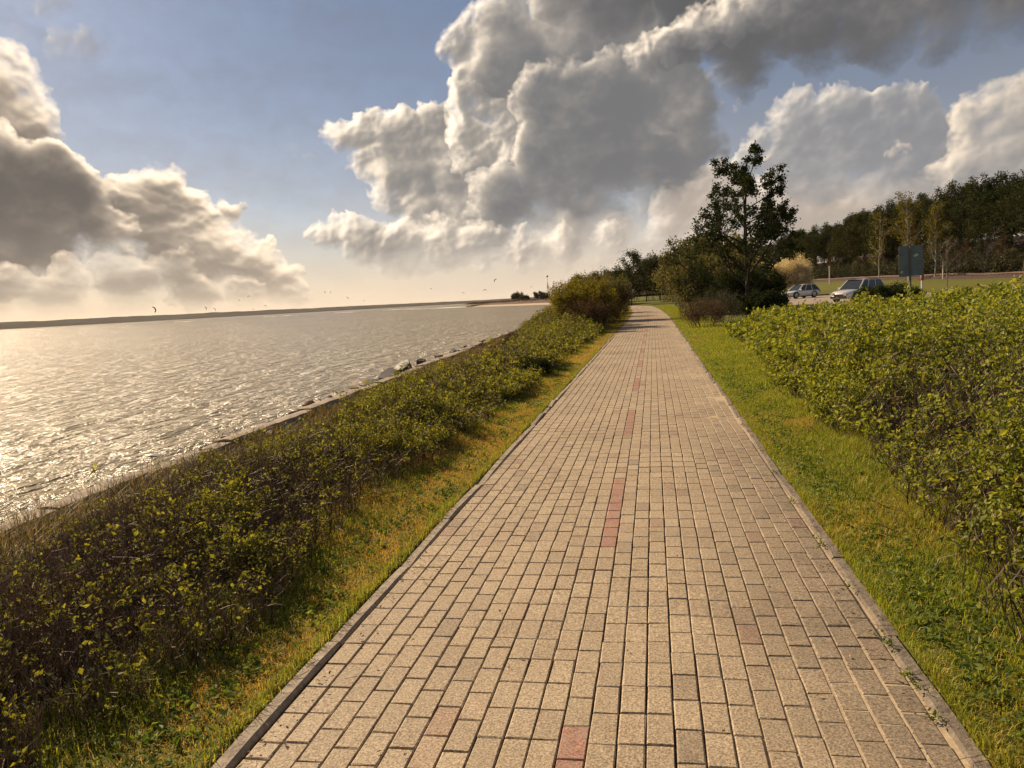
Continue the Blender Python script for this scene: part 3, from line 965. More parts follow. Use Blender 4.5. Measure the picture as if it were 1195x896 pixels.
    d = unit(np.stack([rng.normal(size=m) * .8, rng.normal(size=m), rng.uniform(.2, 1.2, m)], -1))
    Lg = rng.uniform(.10, .34, m)[:, None, None]
    t = np.linspace(0, 1, 4)[None, :, None]
    P = b[:, None] + d[:, None] * Lg * t + rng.normal(size=(m, 4, 3)) * .02 * t
    W.add(*tubes(P, np.full((m, 4), .0035) * np.array([1.1, 1, .8, .4]), 3))
    for g, nm, mt in ((W, 'brushwood', land_wood), (L, 'foliage', land_leaf)):
        g.V = [v - o for v in g.V]
        obj(nm, g.mesh('land_hedge_' + nm, mt), hed)


# ------------------------------------------------------------------ trees
def grow(rng, p, d, L, r, lev, S, out, tips):
    """One limb and everything it carries. S: for each level (children, length ratio, spread, upward pull, wobble, first child at)."""
    nc, ratio, spread, pull, wob, first = S[lev][:6]
    K = 6
    P = [np.array(p, float)]
    dd = np.array(d, float)
    for k in range(K - 1):
        dd = dd + rng.normal(size=3) * wob + np.array([0, 0, pull])
        dd = dd / np.linalg.norm(dd)
        P.append(P[-1] + dd * L / (K - 1))
    P = np.array(P)
    rad = r * (1 - .72 * np.linspace(0, 1, K))
    out.append((P, rad))
    if lev + 1 >= len(S):
        for t in (.45, .75, 1.):
            q = t * (K - 1)
            j = min(int(q), K - 2)
            tips.append((P[j] + (P[j + 1] - P[j]) * (q - j), dd))
        return
    ang = rng.random() * 6.28
    for c in range(nc):
        t = first + (1 - first) * (c + rng.random() * .8) / nc
        t = min(t, .99)
        q = t * (K - 1)
        j = min(int(q), K - 2)
        o = P[j] + (P[j + 1] - P[j]) * (q - j)
        ax = P[j + 1] - P[j]
        ax = ax / np.linalg.norm(ax)
        ang += 2.4 + rng.normal() * .4
        u = np.cross(ax, [0.3, 0.9, 0.2])
        u /= np.linalg.norm(u)
        v = np.cross(ax, u)
        sp = spread * rng.uniform(.75, 1.2)
        nd = ax * math.cos(sp) + (u * math.cos(ang) + v * math.sin(ang)) * math.sin(sp)
        taper = S[lev][6](t) if len(S[lev]) > 6 else (1 - .45 * t)
        grow(rng, o, nd, L * ratio * taper * rng.uniform(.75, 1.2), max(rad[j] * .55, .004), lev + 1, S, out, tips)


def plant(name, seed, height, S, leafn, leafsz, cloud, wood, foliage, radius, loc, rz=0., lean=(0, 0, 1), stems=1, sides=5, aspect=.5, rootspread=.0, minr=.006, keep=1.0, partnames=('trunk', 'crown'), up=.5, topbias=None):
    """A tree or bush: an Empty at its foot with its wood and its foliage as parts."""
    rng = np.random.default_rng(seed)
    out, tips = [], []
    for s in range(stems):
        a = s * 2.4 + rng.random()
        rr = rootspread * math.sqrt((s + .5) / stems)
        p = (rr * math.cos(a), rr * math.sin(a), -.1)
        d = np.array(lean, float) + np.array([math.cos(a), math.sin(a), 0]) * (rr / max(height, .1) * .9 if stems > 1 else 0)
        d /= np.linalg.norm(d)
        grow(rng, p, d, height * (rng.uniform(.7, 1.05) if stems > 1 else 1), radius, 0, S, out, tips)
    P = np.array([o[0] for o in out])
    rad = np.maximum(np.array([o[1] for o in out]), minr)
    W = Geo()
    W.add(*tubes(P, rad, sides))
    t = empty(name, loc, rz)
    tops = np.array([q[0] for q in tips])
    if keep < 1:
        tops = tops[rng.random(len(tops)) < keep]
    obj(partnames[0], W.mesh(name + '_' + partnames[0], wood, True), t)
    if leafn and len(tops):
        w = np.ones(len(tops)) if topbias is None else topbias(tops)
        cnt = rng.poisson(np.maximum(leafn * w * rng.uniform(.4, 1.6, len(tops)), .01))
        c = np.repeat(tops, cnt, 0)
        c = c + rng.normal(size=c.shape) * cloud
        V, Q = leaves(c, leafsz * rng.uniform(.55, 1.4, len(c)), rng, aspect, up)
        F = Geo()
        F.add(V, Q)
        obj(partnames[1], F.mesh(name + '_' + partnames[1], foliage), t)
    return t


def at(x, y, dz=0.):
    return (x, y, float(gz(x, y)) + dz)


def woodland():
    bark_dark = bark_mat('dark_bark', (.022, .017, .013), (.075, .058, .042), 5, .9, .3)
    bark_pine = bark_mat('pine_bark', (.045, .030, .020), (.17, .105, .065), 3, .9, .4)
    bark_grey = bark_mat('grey_bark', (.07, .06, .05), (.21, .185, .15), 5, .9, .5)
    bark_birch = bark_mat('birch_bark', (.20, .185, .16), (.62, .58, .52), 4, .8, .3)
    pine = leaf_mat('pine_needles', [(0, (.016, .025, .009)), (.6, (.036, .046, .014)), (1, (.070, .074, .022))], .15, .006, .6)
    pine2 = leaf_mat('pine_needles_olive', [(0, (.026, .032, .009)), (.6, (.054, .057, .016)), (1, (.092, .088, .026))], .15, .006, .6)
    dark = leaf_mat('dark_evergreen', [(0, (.018, .029, .011)), (.6, (.042, .055, .018)), (1, (.080, .090, .028))], .15, .006, .6)
    willow = leaf_mat('willow_leaf', [(0, (.060, .057, .024)), (.6, (.128, .114, .046)), (1, (.22, .19, .075))], .25, .015, .6)
    yellow = leaf_mat('fresh_yellow_leaf', [(0, (.085, .075, .012)), (.6, (.15, .125, .018)), (1, (.24, .19, .035))], .4, .006, .6)
    brown = leaf_mat('brown_bud', [(0, (.050, .030, .018)), (.6, (.095, .055, .032)), (1, (.15, .085, .05))], .25, .006, .6)
    rust = leaf_mat('rusty_bud', [(0, (.085, .040, .022)), (.6, (.15, .070, .040)), (1, (.21, .11, .06))], .25, .006, .6)
    gold = leaf_mat('birch_leaf', [(0, (.070, .060, .010)), (.6, (.13, .105, .015)), (1, (.19, .145, .022))], .35, .006, .6)
    bloss = leaf_mat('pale_blossom', [(0, (.42, .34, .24)), (.6, (.60, .50, .37)), (1, (.72, .62, .50))], .3, .006, .6)
    greyl = leaf_mat('grey_green_leaf', [(0, (.035, .038, .022)), (.6, (.062, .062, .036)), (1, (.095, .09, .055))], .2, .006, .6)

    # the tall tree beside the path
    S = [(24, .55, 1.0, .03, .045, .07, lambda t: 1.08 - .70 * t), (6, .50, .75, .05, .13, .35), (5, .5, .7, .04, .16, .3), (3, .5, .7, .04, .2, .3)]
    t = plant('tall_tree', 14, 7.3, S, 9, .15, .09, bark_dark, dark, .14, at(4.75, 41.8), 1.2, (.05, .02, 1), sides=6, minr=.010, aspect=.5, keep=.85)
    tag(t, 'tall dark tree with open clumpy crown standing beyond the green hedge', 'tree')

    bush = [(7, .62, .55, .04, .10, .25), (6, .55, .6, .05, .14, .2), (4, .5, .6, .05, .18, .15)]

    def mk(name, seed, x, y, h, w, stems, leafn, lsz, cloud, wood, fol, label, cat='bush', keep=1., up=.5, r=.03, rz=0., spec=bush, part=('branches', 'foliage'), aspect=.5, group=None, minr=.008):
        b = plant(name, seed, h * .80, spec, leafn, lsz, cloud, wood, fol, r, at(x, y), rz, stems=stems, rootspread=w * .36, sides=4, keep=keep, partnames=part, up=up, aspect=aspect, minr=minr)
        return tag(b, label, cat, group)

    # landward clump round the tall tree
    mk('willow_bush', 31, 4.2, 60., 5.3, 4.4, 26, 15, .21, .24, bark_dark, willow, 'large olive-brown willow bush massed to the left of the tall tree')
    mk('willow_bush', 32, 4.9, 52., 3.9, 3.2, 24, 15, .18, .22, bark_dark, willow, 'rounded olive bush crowded against the trunk of the tall tree')
    mk('willow_bush', 33, 3.6, 50., 3.6, 3.6, 20, 14, .15, .18, bark_dark, willow, 'lower olive bush in front of the large willow beside the path')
    mk('willow_bush', 37, 5.9, 56., 3.6, 2.4, 16, 14, .17, .2, bark_dark, dark, 'dark green bush behind the trunk of the tall tree')
    mk('grey_tree', 34, 3.2, 112., 7.2, 6.4, 26, 12, .28, .3, bark_dark, greyl, 'round-headed grey tree where the path bends out of sight', 'tree', part=('trunk', 'crown'))
    mk('grey_bush', 35, 4.4, 84., 4.6, 5.4, 24, 12, .24, .26, bark_dark, willow, 'brownish bush between the round grey tree and the large willow')
    mk('brown_bush', 36, 2.05, 32.5, 1.3, 1.6, 16, 4, .045, .07, bark_grey, brown, 'low reddish brown bush at the path edge where the green hedge ends', r=.012, minr=.004)
    mk('brown_bush', 38, 2.9, 37.0, 1.6, 2.0, 14, 5, .05, .08, bark_grey, greyl, 'low grey-brown bush just in front of the tall tree', r=.012, minr=.005)
    mk('juniper', 41, 5.6, 41.3, 1.25, 1.7, 16, 16, .10, .13, bark_dark, dark, 'spreading dark juniper at the foot of the tall tree', 'juniper', up=.8)
    mk('juniper', 42, 5.2, 43.5, 2.6, 2.2, 12, 14, .10, .13, bark_dark, dark, 'upright dark juniper close behind the trunk of the tall tree', 'juniper', up=.8)
    mk('juniper', 43, 13.5, 49.0, 1.35, 2.4, 13, 18, .09, .12, bark_dark, dark, 'dark juniper bush hiding the rear of the silver car', 'juniper', up=.8)
    mk('juniper', 44, 14.3, 48.4, 1.0, 1.8, 9, 16, .09, .11, bark_dark, dark, 'small juniper sprawling under the grey sign', 'juniper', up=.8)
    mk('blossom_bush', 45, 16.6, 106., 5.2, 6.0, 20, 20, .17, .24, bark_grey, bloss, 'pale blossoming bush above the white car', 'bush')

    # seaward clump
    mk('yellow_bush', 51, -3.3, 37.0, 2.45, 2.4, 20, 10, .085, .10, bark_grey, yellow, 'tall yellow-green bush rising at the end of the sea hedge', r=.02)
    mk('yellow_bush', 52, -4.25, 42.5, 2.4, 1.9, 15, 3, .075, .12, bark_grey, yellow, 'thin sprayed yellowish bush seen against the sky by the sea', r=.02)
    mk('olive_bush', 53, -3.1, 46.5, 2.7, 2.6, 18, 9, .10, .11, bark_grey, willow, 'olive bush behind the yellow-green one on the seaward verge', r=.02)
    mk('brown_bush', 54, -2.65, 33.0, 1.5, 1.3, 15, 3, .05, .07, bark_dark, brown, 'dark brown bush leaning over the seaward edge of the path', r=.012, minr=.005)
    mk('brown_bush', 55, -2.75, 45.0, 2.1, 2.0, 15, 6, .065, .09, bark_grey, rust, 'rust-coloured rounded bush at the seaward edge of the path', r=.014, minr=.005)
    mk('brown_bush', 56, -2.72, 39.5, 1.7, 1.5, 14, 4, .06, .08, bark_dark, brown, 'dim purplish bush between the dark brown and the rusty one', r=.013, minr=.005)
    mk('dark_shrub', 57, -2.42, 15.3, .42, .5, 12, 9, .03, .04, bark_dark, dark, 'small dark shrub alone on the seaward grass verge', 'shrub', r=.006, minr=.003)
    mk('olive_bush', 58, -4.4, 55., 2.6, 3.0, 13, 6, .09, .13, bark_grey, willow, 'olive bush partly hidden behind the rusty bush')
    mk('olive_bush', 59, -4.2, 66., 2.8, 3.2, 12, 6, .1, .14, bark_grey, willow, 'seaward bush before the dark pine at the bend')

    PS = [(15, .30, 1.05, .015, .045, .42, lambda t: 1.25 - .85 * abs(t - .72)), (7, .5, .7, .07, .14, .3), (5, .5, .7, .05, .18, .2)]
    def pine_tree(name, seed, h, loc, fol, rz=0., S=PS, n=12, sz=.46, cl=.34, lean=(0, 0, 1), bark=None, r=None):
        return plant(name, seed, h, S, n, sz, cl, bark or bark_pine, fol, r or h * .014, loc, rz, lean, sides=5, aspect=.4, minr=.02, up=1.0)

    PB = [(18, .36, 1.15, .03, .05, .22, lambda t: 1.2 - .75 * t), (7, .5, .75, .06, .14, .3), (4, .5, .7, .05, .18, .2)]
    t = pine_tree('pine_tree', 61, 6.8, at(-2.9, 106.), dark, 0, PB, 8, .26, .24)
    tag(t, 'dark spreading pine beside the path where it bends seaward', 'tree')
    t = pine_tree('pine_tree', 62, 6.0, at(-1.0, 118.), pine, 1., PB, 8, .26, .24)
    tag(t, 'dark pine crowded behind the spreading one at the bend', 'tree')
    t = pine_tree('pine_tree', 63, 6.4, at(1.2, 132.), pine, 2., PB, 8, .28, .26)
    tag(t, 'dark pine in front of the round grey tree at the bend', 'tree')

    mk('olive_bush', 71, -7.5, 112., 4.6, 5.0, 18, 11, .2, .24, bark_dark, willow, 'olive bush on the seaward side of the dark pine at the bend', up=.6)
    mk('olive_bush', 72, 1.0, 140., 5.6, 6.5, 20, 12, .24, .28, bark_dark, willow, 'wide olive bush closing the view behind the bend of the path', up=.6)
    mk('dark_bush', 73, -4.5, 138., 6.0, 6.5, 20, 13, .24, .28, bark_dark, dark, 'dark green bush closing the view straight above the path end', up=.6)
    mk('grey_bush', 74, -10.5, 134., 5.2, 6.5, 18, 11, .24, .28, bark_dark, greyl, 'grey-green bush closing the view seaward of the path end', up=.6)
    mk('dark_bush', 75, 6.5, 128., 5.6, 6.0, 20, 12, .24, .28, bark_dark, dark, 'dark bush between the round grey tree and the brownish bush', up=.6)
    # the wood beyond the railway
    rng = np.random.default_rng(77)
    protos = []
    for s in range(6):
        h = 1.0
        S = [(17, .29 + .03 * (s % 3), 1.05 + .1 * (s % 2), .025, .03 + .012 * (s % 3), (.26, .36, .44)[s % 3], lambda t: 1.25 - .85 * abs(t - .62)), (7, .5, .75, .07, .14, .3), (5, .55, .75, .05, .18, .2)]
        t = pine_tree('pine_tree', 200 + s, 14.0, (0, 0, 0), (pine, pine2)[s % 2], 0, S, 12, .50, .36)
        protos.append(t)
    dec = []
    for s in range(3):
        S = [(13, .36, .75, .05, .05, .25, lambda t: 1.1 - .6 * t), (7, .5, .7, .05, .14, .25), (5, .5, .7, .04, .18, .2)]
        t = plant('leafing_tree', 230 + s, 11.0, S, (8, 9, 6)[s], .34, .3, bark_grey, (willow, greyl, brown)[s], .12, (0, 0, 0), sides=5, minr=.02)
        dec.append(t)
    used = set()

    def place(proto, x, y, sc, label, cat, group):
        o = proto if proto.name not in used else copy_tree(proto)
        used.add(proto.name)
        o.location = at(x, y, -.15)
        o.rotation_euler = (0, 0, rng.random() * 6.28)
        o.scale = (sc * rng.uniform(.92, 1.12),) * 2 + (sc,)
        tag(o, label, cat, group)

    k = 0
    for e, y0, y1, dy, hs in ((13, 80, 330, 5.6, .80), (18, 79, 330, 5.2, .82), (24, 76, 330, 5.2, .82), (31, 72, 330, 6., .82), (40, 70, 330, 7.5, .84)):
        y = y0
        while y < y1:
            yy = y + rng.normal() * 1.6
            ee = e + rng.normal() * 1.8
            x = float(rail_x(yy)) + ee
            px = math.degrees(math.atan2(x, yy))
            if 5.5 < px < 30:
                front = e < 15
                if front and rng.random() < .30:
                    p = dec[int(rng.integers(3))]
                    place(p, x, yy, hs * rng.uniform(.75, 1.0), 'brownish half-leafed tree at the front of the wood beyond the railway', 'tree', 'half-leafed trees along the edge of the wood')
                else:
                    p = protos[int(rng.integers(6))]
                    sc = hs * rng.uniform(.86, 1.12) * (.9 if front else 1.0)
                    place(p, x, yy, sc, 'tall dark pine at the front of the wood beyond the railway' if front else 'dark pine deep in the wood beyond the railway, only its crown showing', 'tree', 'pines at the edge of the wood' if front else 'pines deep in the wood')
            y += dy * (1 + y / 300)
    for e, dy, s0, s1 in ((10.5, 4.6, .26, .46), (15, 4.6, .36, .54), (21, 5., .44, .60), (28, 5.5, .50, .64)):
        y = 76.
        while y < 300:
            yy, ee = y + rng.normal() * 1.5, e + rng.normal() * 1.2
            x = float(rail_x(yy)) + ee
            if 5.5 < math.degrees(math.atan2(x, yy)) < 29:
                j = int(rng.integers(3))
                place((dec[2], dec[0], dec[1])[j], x, yy, rng.uniform(s0, s1), 'low brownish sapling filling the foot of the wood', 'sapling', 'saplings at the foot of the wood')
            y += dy * (1 + y / 300)
    for o in protos + dec:
        if o.name not in used:
            for ch in list(o.children):
                bpy.data.objects.remove(ch)
            bpy.data.objects.remove(o)
    # the ones that stand out
    t = plant('birch_tree', 301, 10.8, [(16, .32, .55, .06, .03, .22, lambda t: 1.05 - .6 * t), (7, .5, .6, .02, .14, .25), (5, .5, .7, -.02, .18, .2)], 8, .24, .26, bark_birch, gold, .13, at(35.0, 116.), 0, minr=.02)
    tag(t, 'golden-leafed birch with white trunk in front of the dark pines', 'tree')
    t = plant('birch_tree', 302, 9.2, [(14, .32, .55, .06, .03, .22, lambda t: 1.05 - .6 * t), (7, .5, .6, .02, .14, .25), (5, .5, .7, -.02, .18, .2)], 7, .24, .26, bark_birch, gold, .11, at(38.3, 116.), 1., minr=.02)
    tag(t, 'slimmer white-trunked birch just behind the grey sign', 'tree')
    t = plant('birch_tree', 303, 9.5, [(12, .30, .55, .06, .03, .25, lambda t: 1.05 - .6 * t), (6, .5, .6, .02, .14, .25), (4, .5, .7, -.02, .18, .2)], 6, .22, .24, bark_birch, gold, .10, at(32.4, 121.), 2., minr=.02)
    tag(t, 'small golden birch to the left of the tall golden birch', 'tree')
    US = [(12, .42, 1.2, .035, .03, .62, lambda t: 1.0), (7, .5, .75, .05, .14, .3), (5, .5, .7, .03, .18, .2)]
    t = pine_tree('pine_tree', 304, 8.2, at(43.8, 103.), pine, 0, US, 12, .30, .28, (.12, 0, 1))
    tag(t, 'umbrella-crowned dark pine with a leaning bare trunk by the railway', 'tree')
    t = plant('bare_tree', 305, 4.6, [(12, .5, .7, .05, .06, .25, lambda t: 1.1 - .6 * t), (7, .5, .7, .05, .14, .25), (5, .5, .7, .04, .18, .2)], 1.2, .10, .15, bark_grey, brown, .06, at(28.6, 83.), 0, minr=.012)
    tag(t, 'small bare tree on the lawn between sign and railway', 'tree')
    for i, (x, y, h) in enumerate([(46, 100, 6.5), (48.5, 104, 7.5), (45.5, 94, 5.5), (42, 109, 5.5), (40, 113, 5.0), (50, 96, 7.0)]):
        t = plant('bare_tree', 310 + i, h, [(12, .5, .75, .05, .08, .12, lambda t: 1.1 - .6 * t), (7, .5, .7, .05, .16, .25), (5, .5, .7, .04, .2, .2)], .8, .14, .2, bark_grey, brown, .07, at(x, y), i, minr=.016)
        tag(t, 'bare pale-limbed tree tangled under the pines beyond the railway', 'tree', 'bare trees at the foot of the wood')

    # brushwood along the foot of the wood: one uncountable tangle
    n = 5200
    y = rng.uniform(78, 300, n)
    x = rail_x(y) + 8 + rng.random(n) ** 1.4 * 16
    W, L = Geo(), Geo()
    thicket(rng, x, y, rng.uniform(.7, 3.2, n), np.full(n, 5.), W, L, np.full(n, .45), leafsize=.06, twigs=5, nleaf=6, thick=.006)
    off = W.n
    W.V += L.V
    W.Q += [q + off for q in L.Q]
    W.qm += [np.ones(len(q), int) for q in L.Q]
    tag(obj('undergrowth', W.mesh('undergrowth', [bark_dark, greyl])), 'tangled dull undergrowth along the foot of the wood', 'undergrowth', kind='stuff')


# ------------------------------------------------------------------ shore, wall, rocks
def sea_wall():
    rng = np.random.default_rng(31)
    g = Geo()
    y = -8.
    while y < 125:
        L = 2.0 if rng.random() < .7 else rng.uniform(1.0, 1.8)
        S = 6
        jx, jz, jt = rng.normal() * .03, rng.normal() * .022, rng.normal() * .01
        rows = []
        for k in range(S + 1):
            t = y + .012 + (L - .024) * k / S
            x = float(wall_x(t)) + jx
            z = -.80 + jz + jt * (k / S - .5) * 2
            c = lambda s=.012: abs(rng.normal()) * s
            rows.append([(x - .04, t, -2.4), (x - .01 + c(), t, z - .05 - c()), (x + .03 + c(), t, z - c()), (x + .2, t, z + rng.normal() * .006), (x + .37 - c(), t, z - c()), (x + .41 - c(), t, z - .05 - c(.02)), (x + .43, t, -1.5)])
        n = len(rows[0])
        q = []
        for k in range(S):
            for j in range(n - 1):
                a = k * n + j
                q.append((a, a + n, a + n + 1, a + 1))
        tri = []
        for k in (0, S):
            o = k * n
            f = [(o, o + 1, o + 5, o + 6), (o + 1, o + 2, o + 4, o + 5)]
            q += f if k == 0 else [tuple(reversed(v)) for v in f]
            tri += [(o + 2, o + 3, o + 4)]
        g.add(np.array(rows).reshape(-1, 3), q, tri)
        y += L
    m = stone_mat('sea_wall_concrete', (.22, .17, .12), (.43, .345, .25), 2.2, .5)
    o = obj('sea_wall', g.mesh('sea_wall', m))
    tag(o, 'long low concrete sea wall along the water edge', 'wall')


def rock_mesh(name, seed, mat, angular=.5, flat=1.):
    rng = np.random.default_rng(seed)
    bm = bmesh.new()
    bmesh.ops.create_icosphere(bm, subdivisions=4, radius=1)
    V = np.array([v.co for v in bm.verts])
    for _ in range(int(4 + 10 * angular)):
        n = unit(rng.normal(size=3))
        d = rng.uniform(.45, .85)
        s = V @ n - d
        V = V - np.where(s > 0, s, 0)[:, None] * n * .93
    f = rng.normal(size=(5, 3)) * 2.2
    ph = rng.random(5) * 6
    V = V * (1 + .045 * np.sin(V @ f.T + ph).sum(1, keepdims=True) + .012 * rng.normal(size=(len(V), 1)))
    V[:, 2] *= flat
    for v, c in zip(bm.verts, V):
        v.co = c
    for fc in bm.faces:
        fc.smooth = angular < .4
    me = bpy.data.meshes.new(name)
    bm.to_mesh(me)
    bm.free()
    me.materials.append(mat)
    return me


def rocks():
    rng = np.random.default_rng(41)
    dark = stone_mat('dark_wet_granite', (.016, .013, .011), (.060, .048, .038), 1.6, .6, .6)
    tan = stone_mat('tan_granite', (.15, .115, .085), (.34, .27, .20), 1.6, .6)
    pale = stone_mat('pale_banded_stone', (.30, .25, .20), (.52, .46, .38), 1.2, .4)
    ms = [rock_mesh('rock', 50 + i, (dark, tan, dark)[i % 3], .95, .6) for i in range(6)]

    def put(me, x, y, z, sx, sy, sz, label, group=None, rz=None, name='boulder'):
        o = obj(name, me, loc=(x, y, z))
        o.scale = (sx, sy, sz)
        o.rotation_euler = (rng.normal() * .12, rng.normal() * .12, rng.random() * 6.3 if rz is None else rz)
        tag(o, label, 'rock', group)
        return o

    put(rock_mesh('peaked_rock', 71, dark, .9, .9), -10.45, 31., -1.15, .62, .8, .72, 'dark peaked boulder, the biggest, against the sea side of the wall')
    put(rock_mesh('slab_rock', 72, dark, .95, .35), -10.25, 27.9, -1.08, .60, 1.7, .62, 'long flat dark slab lying just before the peaked boulder', rz=.05)
    put(rock_mesh('pale_slab', 73, tan, .9, .4), -10.05, 25.4, -1.12, .5, 1.1, .55, 'pale tan slab lying at the seaward end of the dark slab', rz=.2)
    put(rock_mesh('small_dark_rock', 74, dark, .8, .8), -10.5, 33.6, -1.1, .30, .36, .36, 'small dark rock just beyond the peaked boulder')
    put(rock_mesh('pale_rock', 75, pale, .2, .8), -7.45, 11.2, -.98, .24, .26, .26, 'pale rounded stone lying on the dry grass behind the wall')
    put(rock_mesh('wet_rock', 76, dark, .6, .6), -9.7, 12.0, -1.33, .22, .30, .17, 'wet dark rock in the water, the one nearest the wall')
    put(rock_mesh('wet_rock', 77, dark, .6, .6), -10.5, 14.4, -1.34, .26, .30, .14, 'low wet rock breaking the water, farther out from the wall')
    put(rock_mesh('fallen_block', 78, tan, .95, .5), -8.1, 14.9, -.98, .18, .62, .18, 'pale broken concrete piece lying on the inner side of the wall', rz=.5)
    for i in range(44):
        y = 14 + 40 * (i + rng.random()) / 44
        s = rng.uniform(.08, .20) if rng.random() < .65 else rng.uniform(.2, .42)
        s *= .45 + .55 * sm(17, 27, y)
        off = rng.uniform(.1, 1.7) * float(sm(10, 22, y))
        x = float(wall_x(y)) - off
        if abs(y - 31) < 1.2 or abs(y - 27.5) < 2:
            continue
        put(ms[i % 6], x, y, -.90 - .24 * off + s * .2, s, s * rng.uniform(.8, 1.5), s * rng.uniform(.6, .9), 'small rock in the rubble along the sea side of the wall', 'rubble along the sea wall')
    # sand and shingle washed up against the wall
    g = Geo()
    ys = np.arange(12.5, 62, .3)
    v = np.linspace(0, 1, 12)
    Y, V = np.meshgrid(ys, v, indexing='ij')
    wd = (.62 + .30 * lump(Y, 0 * Y, .35) + .12 * lump(Y, 0 * Y + 3, 1.3)) * sm(12, 19, Y)
    X = wall_x(Y) + .06 - V * wd * 2.3
    Z = -.90 - .48 * V ** 1.1 + (.05 * lump(X, Y, 2.) + .03 * lump(X, Y, 5.)) * (V < .99)
    h, w = X.shape
    i = np.arange(h * w).reshape(h, w)
    g.add(np.stack([X, Y, Z], -1), np.stack([i[:-1, 1:], i[:-1, :-1], i[1:, :-1], i[1:, 1:]], -1).reshape(-1, 4))
    sm_ = stone_mat('shore_sand', (.26, .20, .14), (.42, .34, .25), 3., .5, .9)
    tag(obj('beach', g.mesh('beach', sm_, True)), kind='structure')


def far_land():
    # headland with a pale beach
    F = np.array([(-128, 521), (-122, 517), (-113, 503), (-85, 440), (-52, 375), (-36, 335), (-22, 300)], float)
    rng = np.random.default_rng(51)
    s = np.linspace(0, len(F) - 1, 90)
    j = np.minimum(s.astype(int), len(F) - 2)
    P = F[j] + (F[j + 1] - F[j]) * (s - j)[:, None]
    P += .8 * np.stack([lump(s, 0 * s, 1.7), lump(s, 0 * s + 4, 1.7)], -1)
    dirn = unit(np.array([.62, .78]))
    T = np.array([-2, 0, 3, 7, 9, 12, 18, 30, 60, 110, 200.])
    wid = np.clip((s / s.max()) * 6 + .15, 0, 1)
    Z = np.array([-2.2, WATER, -.95, -.5, .35, .8, 1.1, 1.3, 1.4, 1.4, -2.0])
    X = P[:, None, 0] + dirn[0] * T[None] * wid[:, None]
    Y = P[:, None, 1] + dirn[1] * T[None] * wid[:, None]
    ZZ = np.minimum(Z[None], WATER + (Z[None] - WATER) * (.25 + .75 * wid[:, None])) + .25 * lump(X, Y, .15) * (T[None] > 8)
    h, w = X.shape
    i = np.arange(h * w).reshape(h, w)
    g = Geo()
    Q = np.stack([i[:-1, 1:], i[:-1, :-1], i[1:, :-1], i[1:, 1:]], -1)
    mi = np.broadcast_to((T[:-1] >= 7).astype(int)[None], Q.shape[:2]).ravel()
    g.add(np.stack([X, Y, ZZ], -1), Q.reshape(-1, 4), m=mi)
    sand = stone_mat('pale_beach_sand', (.42, .33, .23), (.58, .47, .34), .4, .2, .95)
    heath = stone_mat('reddish_heath', (.075, .042, .024), (.16, .095, .055), .25, .4, .95)
    tag(obj('headland', g.mesh('headland', [sand, heath])), kind='structure')
    # low scrub on it
    n = 2600
    k = rng.integers(0, 90, n)
    d = 10 + 60 * rng.random(n)
    x = P[k, 0] + dirn[0] * d * wid[k] + rng.normal(size=n)
    y = P[k, 1] + dirn[1] * d * wid[k] + rng.normal(size=n)
    z = .9 + .35 * sm(12, 30, d)
    C = np.repeat(np.stack([x, y, z], -1), 7, 0) + rng.normal(size=(n * 7, 3)) * np.array([.7, .7, .28])
    V, Q = leaves(C, rng.uniform(.3, .8, len(C)), rng, .6, .3)
    g = Geo()
    g.add(V, Q)
    hm = leaf_mat('heath_scrub', [(0, (.05, .030, .018)), (.6, (.10, .058, .034)), (1, (.15, .09, .05))], .2, .02)
    tag(obj('heath_scrub', g.mesh('heath_scrub', hm)), 'reddish brown scrub covering the low headland', 'scrub', kind='stuff')

    tw = bark_mat('far_twigs', (.06, .045, .032), (.13, .10, .07), 3, .9, .5)
    lf = leaf_mat('far_leaf', [(0, (.030, .032, .014)), (1, (.075, .065, .03))], .2, .02)
    TS = [(9, .6, .8, .04, .08, .25), (7, .55, .7, .05, .14, .2), (4, .5, .7, .05, .18, .15)]
    for i, (x, y, h, w, nl, lab) in enumerate([(-98.5, 560, 8.5, 6, 3, 'bare domed tree on the headland'), (-88.5, 535, 5.6, 5, 11, 'small round dark bush on the headland'), (-75, 528, 8.0, 9, 7, 'wide brownish tree at the foot of the mast')]):
        t = plant('far_tree', 400 + i, h * .62, TS, nl, .6, .5, tw, lf, .16, (x, y, .6), i, stems=6, rootspread=w * .35, sides=4, minr=.05)
        tag(t, lab, 'tree')

    # mast
    steel = plain('mast_steel', (.20, .14, .12), .6, .2)
    red = plain('mast_red_oxide', (.22, .06, .04), .6)
    t = empty('lattice_mast', (-79.7, 594.7, .5))
    tag(t, 'slender lattice mast with a ball on top, standing on the headland', 'mast')
    g = Geo()
    H = 13.
    P, Rr = [], []
    hw = lambda z: 1.15 - .07 * z
    for sx in (-1, 1):
        for sy in (-1, 1):
            z = np.linspace(0, H, 8)
            P.append(np.stack([sx * hw(z), sy * hw(z), z], -1))
            Rr.append(np.full(8, .11))
    g.add(*tubes(P, Rr, 5))
    P, Rr = [], []
    for i in range(9):
        z0, z1 = i * H / 9, (i + 1) * H / 9
        for (ax, ay, bx, by) in ((-1, -1, 1, -1), (1, -1, 1, 1), (1, 1, -1, 1), (-1, 1, -1, -1)):
            a = np.array([ax * hw(z0), ay * hw(z0), z0])
            b = np.array([bx * hw(z1), by * hw(z1), z1])
            P.append([a, (a + b) / 2, b])
            Rr.append([.06] * 3)
    g.add(*tubes(P, Rr, 4))
    obj('lattice', g.mesh('mast_lattice', steel), t)
    g = Geo()
    z = np.linspace(H, 17.8, 4)
    g.add(*tubes([np.stack([0 * z, 0 * z, z], -1)], [[.16, .13, .1, .08]], 6))
